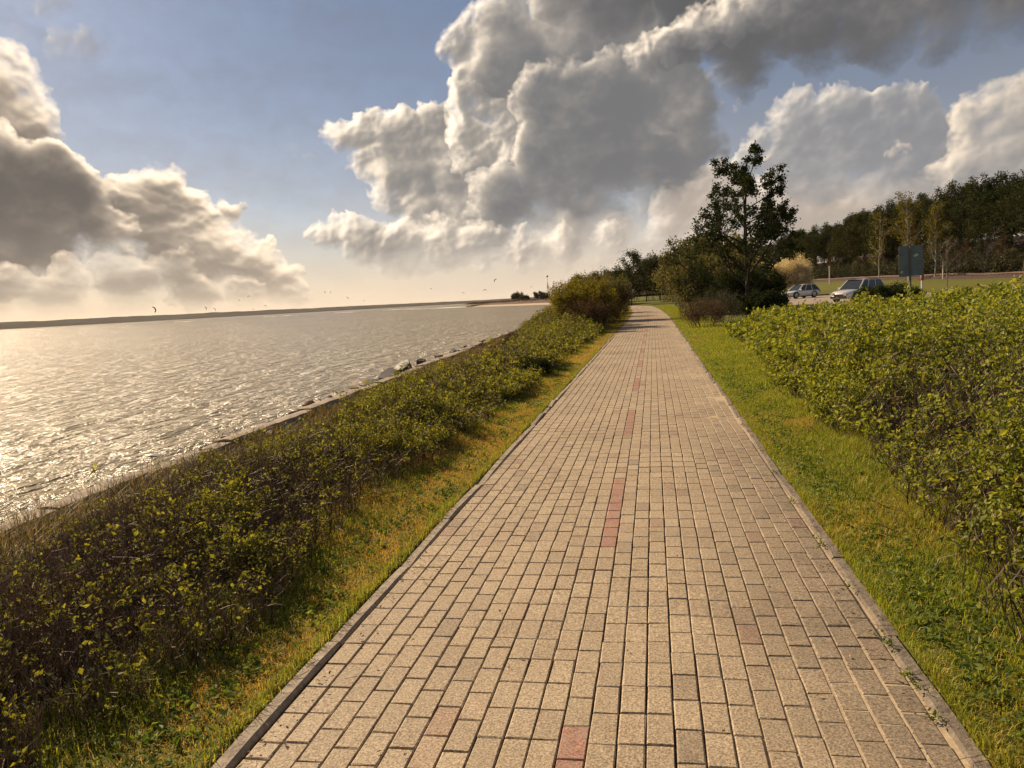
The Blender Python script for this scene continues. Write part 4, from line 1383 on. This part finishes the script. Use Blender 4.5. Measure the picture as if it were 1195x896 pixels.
    obj('pole', g.mesh('mast_pole', steel), t)
    bm = bmesh.new()
    bmesh.ops.create_icosphere(bm, subdivisions=3, radius=.75)
    me = bpy.data.meshes.new('mast_ball')
    bm.to_mesh(me)
    bm.free()
    me.materials.append(red)
    obj('ball', me, t, (0, 0, 18.2))

    # hills on the other side of the bay
    az = np.linspace(-80, -4, 260)
    rows = []
    for k, (dd, hh) in enumerate([(0, 0), (60, .35), (350, .9), (700, 1.), (1500, .6), (2400, -.3)]):
        D = 5200 + 26 * (az + 45) + dd
        top = np.interp(az, [-80, -52, -44, -34, -22.6, -12.7, -8, -4], [48, 50, 47, 40, 30, 24, 26, 26]) * (1 + .07 * lump(az, 0 * az, .35) + .07 * lump(az, 0 * az + 2, 1.3) + .03 * lump(az, 0 * az + 7, 4.))
        z = WATER - .5 + hh * top if hh else np.full(len(az), WATER - 1.)
        rows.append(np.stack([D * np.sin(R(1) * az), D * np.cos(R(1) * az), z], -1))
    X = np.array(rows)
    h, w, _ = X.shape
    i = np.arange(h * w).reshape(h, w)
    g = Geo()
    g.add(X.reshape(-1, 3), np.stack([i[:-1, :-1], i[:-1, 1:], i[1:, 1:], i[1:, :-1]], -1).reshape(-1, 4))
    tag(obj('hills', g.mesh('hills', plain('wooded_hillside', (.032, .030, .028), 1., 0., 0., .3, .004))), kind='structure')

    # surf breaking on the bar
    g = Geo()
    for x, y, L in [(-343, 832, 16), (-495, 751, 14), (-300, 860, 12), (-260, 800, 22), (-420, 800, 10), (-380, 760, 12), (-180, 640, 30), (-140, 560, 26)]:
        n = 9
        t = np.linspace(-1, 1, n)
        px = x + t * L
        py = y + 3 * np.sin(t * 5 + x)
        wv = (.7 + .5 * rng.random(n)) * (1 - t * t) + .1
        V = np.concatenate([np.stack([px, py - wv, np.full(n, WATER + .02)], -1), np.stack([px, py, WATER + .25 * wv + .05], -1), np.stack([px, py + wv, np.full(n, WATER + .02)], -1)])
        q = [(r * n + c, r * n + c + 1, (r + 1) * n + c + 1, (r + 1) * n + c) for r in range(2) for c in range(n - 1)]
        g.add(V, q)
    tag(obj('surf', g.mesh('surf', plain('white_foam', (.75, .72, .66), .8, var=.08))), 'white streaks of surf breaking far out on the water', 'surf', kind='stuff')


def kites():
    rng = np.random.default_rng(61)
    cols = {'dark': plain('dark_sailcloth', (.045, .040, .045), .6), 'red': plain('red_sailcloth', (.25, .05, .04), .6), 'blue': plain('blue_sailcloth', (.05, .08, .14), .6)}
    K = [(-357.0, 506.9, 9.6, 7.4, 'dark', 1.25, 'dark kite curled upright, the largest and lowest, over the bay'),
         (-423.2, 678.9, 10.7, 5.35, 'dark', 1.2, 'small kite tilted upright, first after the largest one, low over the water'),
         (-395.6, 648.9, 8.6, 5.3, 'dark', .9, 'low dark kite just beside a similar tilted one, near the largest kite'),
         (-446.2, 781.6, 18.3, 4.0, 'red', .4, 'tiny reddish kite above the lower pair over the bay'),
         (-398.5, 716.7, 20.2, 4.8, 'dark', -.3, 'dark kite, highest of those to the left of the bright horizon'),
         (-458.2, 832.2, 8.0, 4.3, 'blue', .8, 'bluish kite close to the water under the highest of its cluster'),
         (-399.2, 750.4, 10.2, 4.8, 'dark', .5, 'dark kite, last of the cluster towards the bright horizon'),
         (-364.0, 823.1, 22.6, 4.2, 'dark', 1.3, 'first of two tiny kites flying side by side'),
         (-372.0, 858.1, 23.0, 4.2, 'red', -1.2, 'second of two tiny kites flying side by side'),
         (-322.3, 786.5, 14.3, 4.8, 'dark', .6, 'dark kite just after the side-by-side pair, tilted'),
         (-360.4, 932.8, 11.6, 4.4, 'blue', -.5, 'faint bluish kite very low over the middle of the bay'),
         (-265.6, 912.1, 21.3, 4.3, 'dark', .2, 'lone tiny kite high over the middle of the bay'),
         (-216.0, 873.7, 13.3, 5.0, 'red', .3, 'reddish kite over the water before the headland tip'),
         (-161.6, 742.6, 13.1, 5.3, 'dark', .05, 'dark kite arched level above the headland tip'),
         (-127.3, 627.2, 19.1, 5.4, 'dark', -.7, 'dark tilted kite, highest above the headland'),
         (-169.2, 1086.9, 19.1, 4.8, 'blue', .2, 'very faint kite beside the lattice mast')]
    for x, y, z, s, c, roll, lab in K:
        n, m = 13, 5
        t = np.linspace(-1.25, 1.25, n)
        s *= .52
        r = s * .55
        ch = s * .34 * np.sqrt(np.maximum(1 - (t / 1.42) ** 2, .05))
        V = []
        for k, u in enumerate(np.linspace(0, 1, m)):
            bulge = .10 * s * math.sin(math.pi * u)
            V.append(np.stack([(r + bulge) * np.sin(t), ch * (u - .35), (r + bulge) * np.cos(t) - r * .6], -1))
        V = np.array(V)
        i = np.arange(n * m).reshape(m, n)
        Q = np.stack([i[:-1, :-1], i[:-1, 1:], i[1:, 1:], i[1:, :-1]], -1).reshape(-1, 4)
        g = Geo()
        g.add(V.reshape(-1, 3), Q)
        V2 = V * np.array([.985, 1, .985]) - np.array([0, 0, .06])
        g.add(V2.reshape(-1, 3), Q[:, ::-1])
        g.add(*tubes([np.stack([r * np.sin(t), -.35 * ch, r * np.cos(t) - r * .6], -1)], [np.full(n, .035 * s)], 6))
        o = obj('kite', g.mesh('kite', cols[c], True), loc=(x, y, z))
        o.rotation_euler = (.35, roll, -math.atan2(x, y) * 1.0 + rng.normal() * .3)
        tag(o, lab, 'kite', 'kites of kitesurfers over the bay')


# ------------------------------------------------------------------ landward things
def landward():
    rng = np.random.default_rng(81)
    # car park
    g = Geo()
    n = 26
    a = np.linspace(0, 2 * np.pi, n, endpoint=False)
    cx, cy, c, s = 17.6, 75.5, math.cos(R(-11)), math.sin(R(-11))
    ring = []
    for k, f in enumerate((0.02, .5, .85, 1.)):
        ex, ey = 9.0 * f, 27. * f
        px = np.sign(np.cos(a)) * np.abs(np.cos(a)) ** .55 * ex * (1 + .04 * lump(a * 3, a, 1.))
        py = np.sign(np.sin(a)) * np.abs(np.sin(a)) ** .55 * ey
        X, Y = cx + c * px - s * py, cy + s * px + c * py
        ring.append(np.stack([X, Y, gz(X, Y) + (.06 if f < 1 else -.05)], -1))
    V = np.concatenate(ring)
    q = [(k * n + i, k * n + (i + 1) % n, (k + 1) * n + (i + 1) % n, (k + 1) * n + i) for k in range(3) for i in range(n)]
    g.add(V, [t[::-1] for t in q])
    tag(obj('car_park', g.mesh('car_park', stone_mat('car_park_sand', (.27, .215, .16), (.42, .345, .265), 1.5, .4, .95), True)), kind='structure')

    # railway
    y = np.arange(45, 262, 2.)
    x, z = rail_x(y), None
    z = gz(x, y)
    t = unit(np.stack([np.gradient(x), np.gradient(y)], -1))
    nrm = np.stack([t[:, 1], -t[:, 0]], -1)
    prof = [(-2.6, -.1), (-1.9, .34), (-.8, .40), (.8, .40), (1.9, .34), (2.6, -.1)]
    P = np.stack([np.stack([x + nrm[:, 0] * w, y + nrm[:, 1] * w, z + hh], -1) for w, hh in prof], 1)
    m = len(prof)
    i = np.arange(len(y) * m).reshape(len(y), m)
    g = Geo()
    g.add(P.reshape(-1, 3), np.stack([i[:-1, :-1], i[:-1, 1:], i[1:, 1:], i[1:, :-1]], -1).reshape(-1, 4))
    bal = stone_mat('rusty_ballast', (.035, .024, .018), (.085, .056, .040), 3., .6, .95)
    rail = plain('rusty_rail', (.13, .075, .048), .55, .5)
    slee = plain('dark_sleeper', (.075, .058, .045), .9)
    for w in (-.72, .72):
        for o2, hh, wd in ((0, .56, .035), (0, .46, .06)):
            c1 = np.stack([x + nrm[:, 0] * w, y + nrm[:, 1] * w, z + hh], -1)
            g.add(*tubes([c1], [np.full(len(y), wd)], 4), m=1)
    for yy in np.arange(62, 250, .9):
        xx = float(rail_x(yy))
        M = Matrix.Translation((xx, yy, float(gz(xx, yy)) + .40)) @ Matrix.Rotation(.098, 4, 'Z')
        g.box((-1.25, -.12, -.05), (1.25, .12, .035), 2, M)
    tag(obj('railway_track', g.mesh('railway_track', [bal, rail, slee])), kind='structure')

    galv = plain('galvanised_steel', (.26, .25, .235), .5, .6)
    board = plain('weathered_aluminium_back', (.16, .21, .22), .55, .1, var=.2, scale=2.)
    paint_w = plain('white_post_paint', (.62, .58, .52), .6)
    paint_r = plain('red_brown_post_paint', (.26, .075, .045), .6)
    stick = plain('pale_sticker', (.55, .56, .54), .5)
    wood = bark_mat('post_wood', (.16, .12, .08), (.34, .27, .19), 6, .9, .2)

    # sign seen from behind
    x, y = 13.1, 43.1
    t = empty('road_sign', at(x, y), R(-14))
    tag(t, 'tall grey-green road sign seen from behind on a single steel post', 'sign')
    b = float(gz(x, y))
    z0, z1, hw = 1.66 - b, 3.22 - b, .56
    for sx, (xa, xb) in (('a', (-hw, -.004)), ('b', (.004, hw))):
        g = Geo()
        g.box((xa, .02, z0), (xb, .045, z1))
        # folded rim
        for (u0, v0, u1, v1) in ((xa, z0, xb, z0 + .03), (xa, z1 - .03, xb, z1), (xa, z0 + .03, xa + .03, z1 - .03), (xb - .03, z0 + .03, xb, z1 - .03)):
            g.box((u0, -.03, v0), (u1, .018, v1))
        obj('panel', g.mesh('sign_panel', board), t)
    for zz in (z0 + .35, z1 - .35):
        g = Geo()
        g.box((-hw + .05, -.055, zz - .03), (hw - .05, -.032, zz + .03))
        obj('bracket', g.mesh('sign_bracket', board), t)
    g = Geo()
    zz = np.linspace(-.1, z1 - .05, 5)
    g.add(*tubes([np.stack([0 * zz - .03, 0 * zz - .10, zz], -1)], [np.full(5, .042)], 12))
    obj('post', g.mesh('sign_post', plain('dull_post_paint', (.13, .115, .095), .6), True), t)
    for (u, v, r) in ((.22, z0 + 1.05, .11), (-.42, z0 + .22, .075)):
        g = Geo()
        a = np.linspace(0, 2 * np.pi, 14, endpoint=False)
        rr = r * (1 + .25 * np.sin(a * 2 + u))
        V = np.concatenate([np.stack([u + rr * np.cos(a), 0 * a + .016, v + .7 * rr * np.sin(a)], -1), [[u, .015, v]]])
        g.add(V, None, [(k, (k + 1) % 14, 14) for k in range(14)])
        obj('sticker', g.mesh('sign_sticker', stick), t)

    def post(name, x, y, hgt, r, low, high, frac, label, cat):
        t = empty(name, at(x, y))
        tag(t, label, cat)
        g = Geo()
        zz = np.linspace(-.15, hgt * frac, 4)
        g.add(*tubes([np.stack([0 * zz, 0 * zz, zz], -1)], [np.full(4, r)], 10))
        obj('post', g.mesh(name + '_post', low, True), t)
        g = Geo()
        a, b_ = hgt * frac, hgt
        zz = np.array([a - .01, a, a + .06, b_ - .05, b_])
        g.add(*tubes([np.stack([0 * zz, 0 * zz, zz], -1)], [[r * .9, r * 1.3, r * 1.45, r * 1.4, r * .3]], 10))
        obj('cap', g.mesh(name + '_cap', high, True), t)

    post('marker_post', 17.5, 55.3, 1.85, .075, paint_w, paint_r, .74, 'white marker post with red-brown head on the lawn beside the sign', 'post')
    post('marker_post', 2.15, 78., 1.35, .05, wood, wood, .9, 'thin pale wooden post at the landward edge of the path far ahead', 'post')
    post('trackside_post', 31.1, 146.7, 3.2, .10, paint_w, paint_w, .93, 'pale concrete post in front of the wood, above the sandy car park', 'post')
    post('trackside_post', 38.0, 112.0, 2.6, .08, paint_w, galv, .85, 'pale post beyond the railway, seen just beside the grey sign', 'post')


def car(name, loc, rz, paint, label, L, W, H, tail):
    glass = bpy.data.materials.get('car_glass') or plain('car_glass', (.03, .034, .038), .08, 0., .8, .05)
    tyre = bpy.data.materials.get('tyre_rubber') or plain('tyre_rubber', (.018, .018, .018), .85)
    alloy = bpy.data.materials.get('alloy_rim') or plain('alloy_rim', (.42, .42, .42), .35, .8)
    trim = bpy.data.materials.get('black_trim') or plain('black_trim', (.025, .025, .025), .6)
    lampm = bpy.data.materials.get('lamp_glass') or plain('lamp_glass', (.55, .56, .55), .12, 0., .8)
    redm = bpy.data.materials.get('tail_lamp') or plain('tail_lamp', (.30, .02, .015), .2)
    t = empty(name, loc, rz)
    tag(t, label, 'car')
    h = L / 2
    belt = H * .58
    # lower body: lengthwise stations of (x, bottom, top, half width)
    st = [(-h, .42, belt * .80, W * .42), (-h + .06, .30, belt * .97, W * .46), (-h + .35, .24, belt, W * .495), (-h * .45, .22, belt + .01, W * .5), (0, .21, belt, W * .5), (h * .30, .21, belt - .02, W * .5), (h * .48, .22, belt - .06, W * .495), (h * .75, .24, belt - .13, W * .48), (h - .16, .27, belt - .22, W * .44), (h - .03, .33, belt - .33, W * .39), (h, .42, belt - .42, W * .36)]
    rows = []
    for x, zb, zt, w in st:
        e = .10
        rows.append([(x, -w + .12, zb), (x, -w + .02, zb + .08), (x, -w, (zb + zt) * .5), (x, -w + .03, zt - e), (x, -w + .14, zt), (x, 0, zt + .025), (x, w - .14, zt), (x, w - .03, zt - e), (x, w, (zb + zt) * .5), (x, w - .02, zb + .08), (x, w - .12, zb)])
    n = len(rows[0])
    V = np.array(rows).reshape(-1, 3)
    q = []
    for k in range(len(st) - 1):
        for j in range(n):
            a, b = k * n + j, k * n + (j + 1) % n
            q.append((a, b, b + n, a + n))
    o = (len(st) - 1) * n
    for b0, rev in ((0, False), (o, True)):
        for u in ((0, 1, 9, 10), (1, 2, 8, 9), (2, 3, 7, 8), (3, 4, 6, 7)):
            f = tuple(b0 + v for v in u)
            q.append(f if rev else f[::-1])
    tri = [(4, 5, 6), (o + 4, o + 6, o + 5)]
    g = Geo()
    g.add(V, q, tri)
    # wheel arches
    r = .34
    for wx in (-h * .58, h * .60):
        for sy in (-1, 1):
            a = np.linspace(0, np.pi, 9)
            pts = np.stack([wx + (r + .06) * np.cos(a), np.full(9, sy * (W * .5 - .005)), r + (r + .06) * np.sin(a)], -1)
            g.add(*tubes([pts], [np.full(9, .035)], 5), m=1)
    obj('body', g.mesh(name + '_body', [paint, trim], True), t)
    # greenhouse
    f0, f1 = h * .42, h * .08          # foot and head of the windscreen
    r0, r1 = (-h + .10, -h + .38) if tail == 'estate' else (-h + .08, -h + .55)
    wb, wt = W * .465, W * .37
    zb, zt = belt - .02, H - .06
    B = {(x, s): np.array([x, s * wb, zb]) for x in (f0, r0) for s in (-1, 1)}
    Tt = {(x, s): np.array([x, s * wt, zt]) for x in (f1, r1) for s in (-1, 1)}

    def pane(nm, a, b, c, d):
        P = np.array([a, b, c, d])
        nrm = unit(np.cross(P[1] - P[0], P[3] - P[0]))
        gg = Geo()
        gg.add(np.concatenate([P, P - nrm * .02]), [(0, 1, 2, 3), (7, 6, 5, 4), (0, 4, 5, 1), (1, 5, 6, 2), (2, 6, 7, 3), (3, 7, 4, 0)])
        obj(nm, gg.mesh(name + '_' + nm, glass), t)

    pane('windscreen', B[f0, -1], B[f0, 1], Tt[f1, 1], Tt[f1, -1])
    pane('rear_window', B[r0, 1], B[r0, -1], Tt[r1, -1], Tt[r1, 1])
    pane('side_window', B[r0, -1], B[f0, -1], Tt[f1, -1], Tt[r1, -1])
    pane('side_window', B[f0, 1], B[r0, 1], Tt[r1, 1], Tt[f1, 1])
    g = Geo()
    S = 6
    rr = []
    for k in range(S + 1):
        x = r1 - .06 + (f1 - r1 + .10) * k / S
        cr_ = .055 * math.sin(math.pi * (k + .6) / (S + 1.2))
        rr.append([(x, -wt - .015, zt - .03), (x, -wt * .9, zt + .02 + cr_ * .6), (x, 0, zt + .035 + cr_), (x, wt * .9, zt + .02 + cr_ * .6), (x, wt + .015, zt - .03), (x, 0, zt - .02)])
    m6 = 6
    q = []
    for k in range(S):
        for j in range(m6):
            a, b = k * m6 + j, k * m6 + (j + 1) % m6
            q.append((a, b, b + m6, a + m6))
    g.add(np.array(rr).reshape(-1, 3), q)
    for s in (-1, 1):
        for a, b in ((B[f0, s], Tt[f1, s]), (B[r0, s], Tt[r1, s])):
            g.add(*tubes([np.array([a, (a + b) / 2 + [0, s * .01, 0], b])], [[.055, .05, .045]], 6))
        for fx in (.36, .70):
            a = B[r0, s] * (1 - fx) + B[f0, s] * fx + [0, s * .008, 0]
            b = Tt[r1, s] * (1 - fx) + Tt[f1, s] * fx + [0, s * .008, 0]
            g.add(*tubes([np.array([a, (a + b) / 2, b])], [[.04, .035, .03]], 5))
        a, b = Tt[r1, s] + [0, s * .0, .05], Tt[f1, s] + [0, 0, .05]
        g.add(*tubes([np.array([a * .9 + b * .1, (a + b) / 2, a * .1 + b * .9])], [[.018] * 3], 5), m=1)
    obj('roof', g.mesh(name + '_roof', [paint, trim], True), t)
    for wx in (-h * .58, h * .60):
        for sy in (-1, 1):
            a = np.linspace(0, 2 * np.pi, 25)
            wl = obj('wheel', bpy.data.meshes.new(name + '_wheel'), t, (wx, sy * (W * .5 - .11), r))
            gt, gr = Geo(), Geo()
            ringv = []
            for yy, rad in ((-.10, r * .62), (-.11, r * .93), (-.08, r), (.08, r), (.11, r * .93), (.10, r * .62)):
                ringv.append(np.stack([rad * np.cos(a[:-1]), 0 * a[:-1] + yy, rad * np.sin(a[:-1])], -1))
            V = np.array(ringv)
            i = np.arange(24 * 6).reshape(6, 24)
            j = np.roll(i, -1, 1)
            gt.add(V.reshape(-1, 3), np.stack([i[:-1], j[:-1], j[1:], i[1:]], -1).reshape(-1, 4))
            wl.data = gt.mesh(name + '_tyre', tyre, True)
            V = [(0, sy * .075, 0)]
            fr = []
            for k in range(20):
                rad = r * .64
                an = 2 * np.pi * k / 20
                V.append((rad * math.cos(an), sy * (.105 if k % 4 < 2 else .06), rad * math.sin(an)))
            gr.add(V, None, [(0, 1 + k, 1 + (k + 1) % 20) for k in range(20)])
            obj('rim', gr.mesh(name + '_rim', alloy), wl)
    for s in (-1, 1):
        g = Geo()
        g.box((h - .20, s * W * .30 - .16, belt - .40), (h + .005, s * W * .30 + .13, belt - .24))
        obj('headlight', g.mesh(name + '_headlight', lampm), t)
        g = Geo()
        g.box((-h - .012, s * W * .40 - .09, belt - .34), (-h + .12, s * W * .40 + .08, belt - .02))
        obj('tail_light', g.mesh(name + '_tail_light', redm), t)
        g = Geo()
        g.box((f0 - .22, s * W * .5 - .02 if s > 0 else -W * .5 - .16, belt - .01), (f0 - .10, W * .5 + .16 if s > 0 else -W * .5 + .02, belt + .15))
        obj('mirror', g.mesh(name + '_mirror', paint), t)
    for lo, hi in (((h - .12, -W * .36, .30), (h + .03, W * .36, .47)), ((-h - .03, -W * .40, .30), (-h + .12, W * .40, .47))):
        g = Geo()
        g.box(lo, hi)
        obj('bumper', g.mesh(name + '_bumper', trim), t)
    g = Geo()
    g.box((h - .04, -W * .20, .50), (h + .022, W * .20, .60))
    obj('grille', g.mesh(name + '_grille', trim), t)
    return t


def cars():
    silver = plain('silver_car_paint', (.66, .65, .63), .35, .25, .5, .04, coat=.6)
    white = plain('white_car_paint', (.74, .73, .70), .28, 0., .5, .03, coat=.6)
    car('silver_car', at(14.9, 61.2, .06), R(222), silver, 'silver estate car on the sandy car park, half hidden by a juniper', 4.5, 1.78, 1.62, 'estate')
    car('white_car', at(15.7, 88.5, .06), R(212), white, 'white car behind the dark bush, below the pale blossom', 4.2, 1.74, 1.48, 'hatch')


# ------------------------------------------------------------------ light and air
def sky():
    rgb, alpha = sky_clouds()
    H, W = alpha.shape
    im = bpy.data.images.new('clouds', W, H, alpha=True, float_buffer=True)
    im.colorspace_settings.name = 'Non-Color'
    im.alpha_mode = 'CHANNEL_PACKED'
    px = np.ones((H, W, 4), np.float32)
    px[..., :3] = rgb / np.maximum(alpha, 1e-4)[..., None]
    px[..., 3] = alpha
    im.pixels.foreach_set(px.ravel())
    im.update()
    w = bpy.data.worlds.new('World')
    bpy.context.scene.world = w
    w.use_nodes = True
    nt = w.node_tree
    for n in list(nt.nodes):
        nt.nodes.remove(n)
    out = nt.nodes.new('ShaderNodeOutputWorld')
    s = nt.nodes.new('ShaderNodeTexSky')
    s.sky_type = 'NISHITA'
    s.sun_disc = False
    s.sun_elevation = R(SUN_EL)
    s.sun_rotation = R(SUN_AZ)
    s.altitude = 0
    s.air_density, s.dust_density, s.ozone_density = SKY_AIR, SKY_DUST, 2.6
    b1 = N(nt, 'Background', {'Color': s.outputs[0], 'Strength': SKY_STRENGTH})
    d = N(nt, 'TexCoord').outputs['Generated']
    sx = N(nt, 'SeparateXYZ', {0: d})
    azd = math_(nt, 'MULTIPLY', math_(nt, 'ARCTAN2', sx.outputs[0], sx.outputs[1]), 180 / math.pi)
    eld = math_(nt, 'MULTIPLY', math_(nt, 'ARCSINE', sx.outputs[2]), 180 / math.pi)
    u = maprange(nt, azd, AZ0, AZ1)
    u = math_(nt, 'DIVIDE', math_(nt, 'SUBTRACT', azd, AZ0), AZ1 - AZ0)
    v = math_(nt, 'DIVIDE', math_(nt, 'SUBTRACT', eld, EL0), EL1 - EL0)
    t = N(nt, 'TexImage', {0: N(nt, 'CombineXYZ', {0: u, 1: v}).outputs[0]}, image=im, extension='MIRROR', interpolation='Cubic')
    b2 = N(nt, 'Background', {'Color': t.outputs[0], 'Strength': CLOUD_STRENGTH})
    mx = N(nt, 'MixShader', {0: t.outputs[1]})
    nt.links.new(b1.outputs[0], mx.inputs[1])
    nt.links.new(b2.outputs[0], mx.inputs[2])
    nt.links.new(mx.outputs[0], out.inputs[0])
    w.cycles.sampling_method = 'MANUAL'
    w.cycles.sample_map_resolution = 1024

    L = bpy.data.lights.new('sun', 'SUN')
    L.energy = SUN_STRENGTH
    L.angle = R(.55)
    L.color = SUN_COLOR
    o = bpy.data.objects.new('sun', L)
    COL.objects.link(o)
    a, e = R(SUN_AZ), R(SUN_EL)
    to = Vector((math.sin(a) * math.cos(e), math.cos(a) * math.cos(e), math.sin(e)))
    o.rotation_euler = to.to_track_quat('Z', 'Y').to_euler()


def haze():
    g = Geo()
    g.box((-9500, -3500, -4.), (6500, 9200, 75.))
    m, nt, out = nodes_of('sea_air')
    v = N(nt, 'VolumePrincipled', {'Color': (.95, .90, .84, 1), 'Density': HAZE, 'Anisotropy': .35})
    nt.links.new(v.outputs[0], out.inputs['Volume'])
    o = obj('haze', g.mesh('haze', m))
    tag(o, kind='stuff')


def camera():
    c = bpy.data.cameras.new('camera')
    c.sensor_fit = 'HORIZONTAL'
    c.sensor_width = 36
    c.lens = 36 * 898 / 1195
    c.clip_start, c.clip_end = .05, 40000
    o = bpy.data.objects.new('camera', c)
    COL.objects.link(o)
    yaw, pitch, roll = R(10.668), R(6.17), R(3.182)
    right = Vector((math.cos(yaw), math.sin(yaw), 0))
    fwd = Vector((-math.sin(yaw) * math.cos(pitch), math.cos(yaw) * math.cos(pitch), -math.sin(pitch)))
    up = right.cross(fwd)
    r2 = right * math.cos(roll) - up * math.sin(roll)
    u2 = right * math.sin(roll) + up * math.cos(roll)
    M = Matrix((r2, u2, -fwd)).transposed().to_4x4()
    M.translation = (0, 0, EYE)
    o.matrix_world = M
    bpy.context.scene.camera = o


SKY_AIR, SKY_DUST, SKY_STRENGTH = .85, .5, .05
CLOUD_STRENGTH = .72
SUN_STRENGTH, SUN_COLOR = 5.0, (1.0, .78, .53)
HAZE = 2.4e-5

camera()
sky()
ground()
water()
paving()
verge_grass()
litter()
hedges()
woodland()
sea_wall()
rocks()
far_land()
kites()
landward()
cars()
if HAZE:
    haze()

sc = bpy.context.scene
sc.view_settings.view_transform = 'Standard'
sc.view_settings.look = 'None'
sc.view_settings.exposure = .65
sc.view_settings.gamma = 1.0
sc.view_settings.use_curve_mapping = False
sc.render.engine = 'CYCLES'
sc.cycles.max_bounces = 6
sc.cycles.diffuse_bounces = 2
sc.cycles.glossy_bounces = 2
sc.cycles.transmission_bounces = 4
sc.cycles.transparent_max_bounces = 4
sc.cycles.volume_bounces = 0
sc.cycles.sample_clamp_indirect = 4
sc.cycles.use_denoising = True
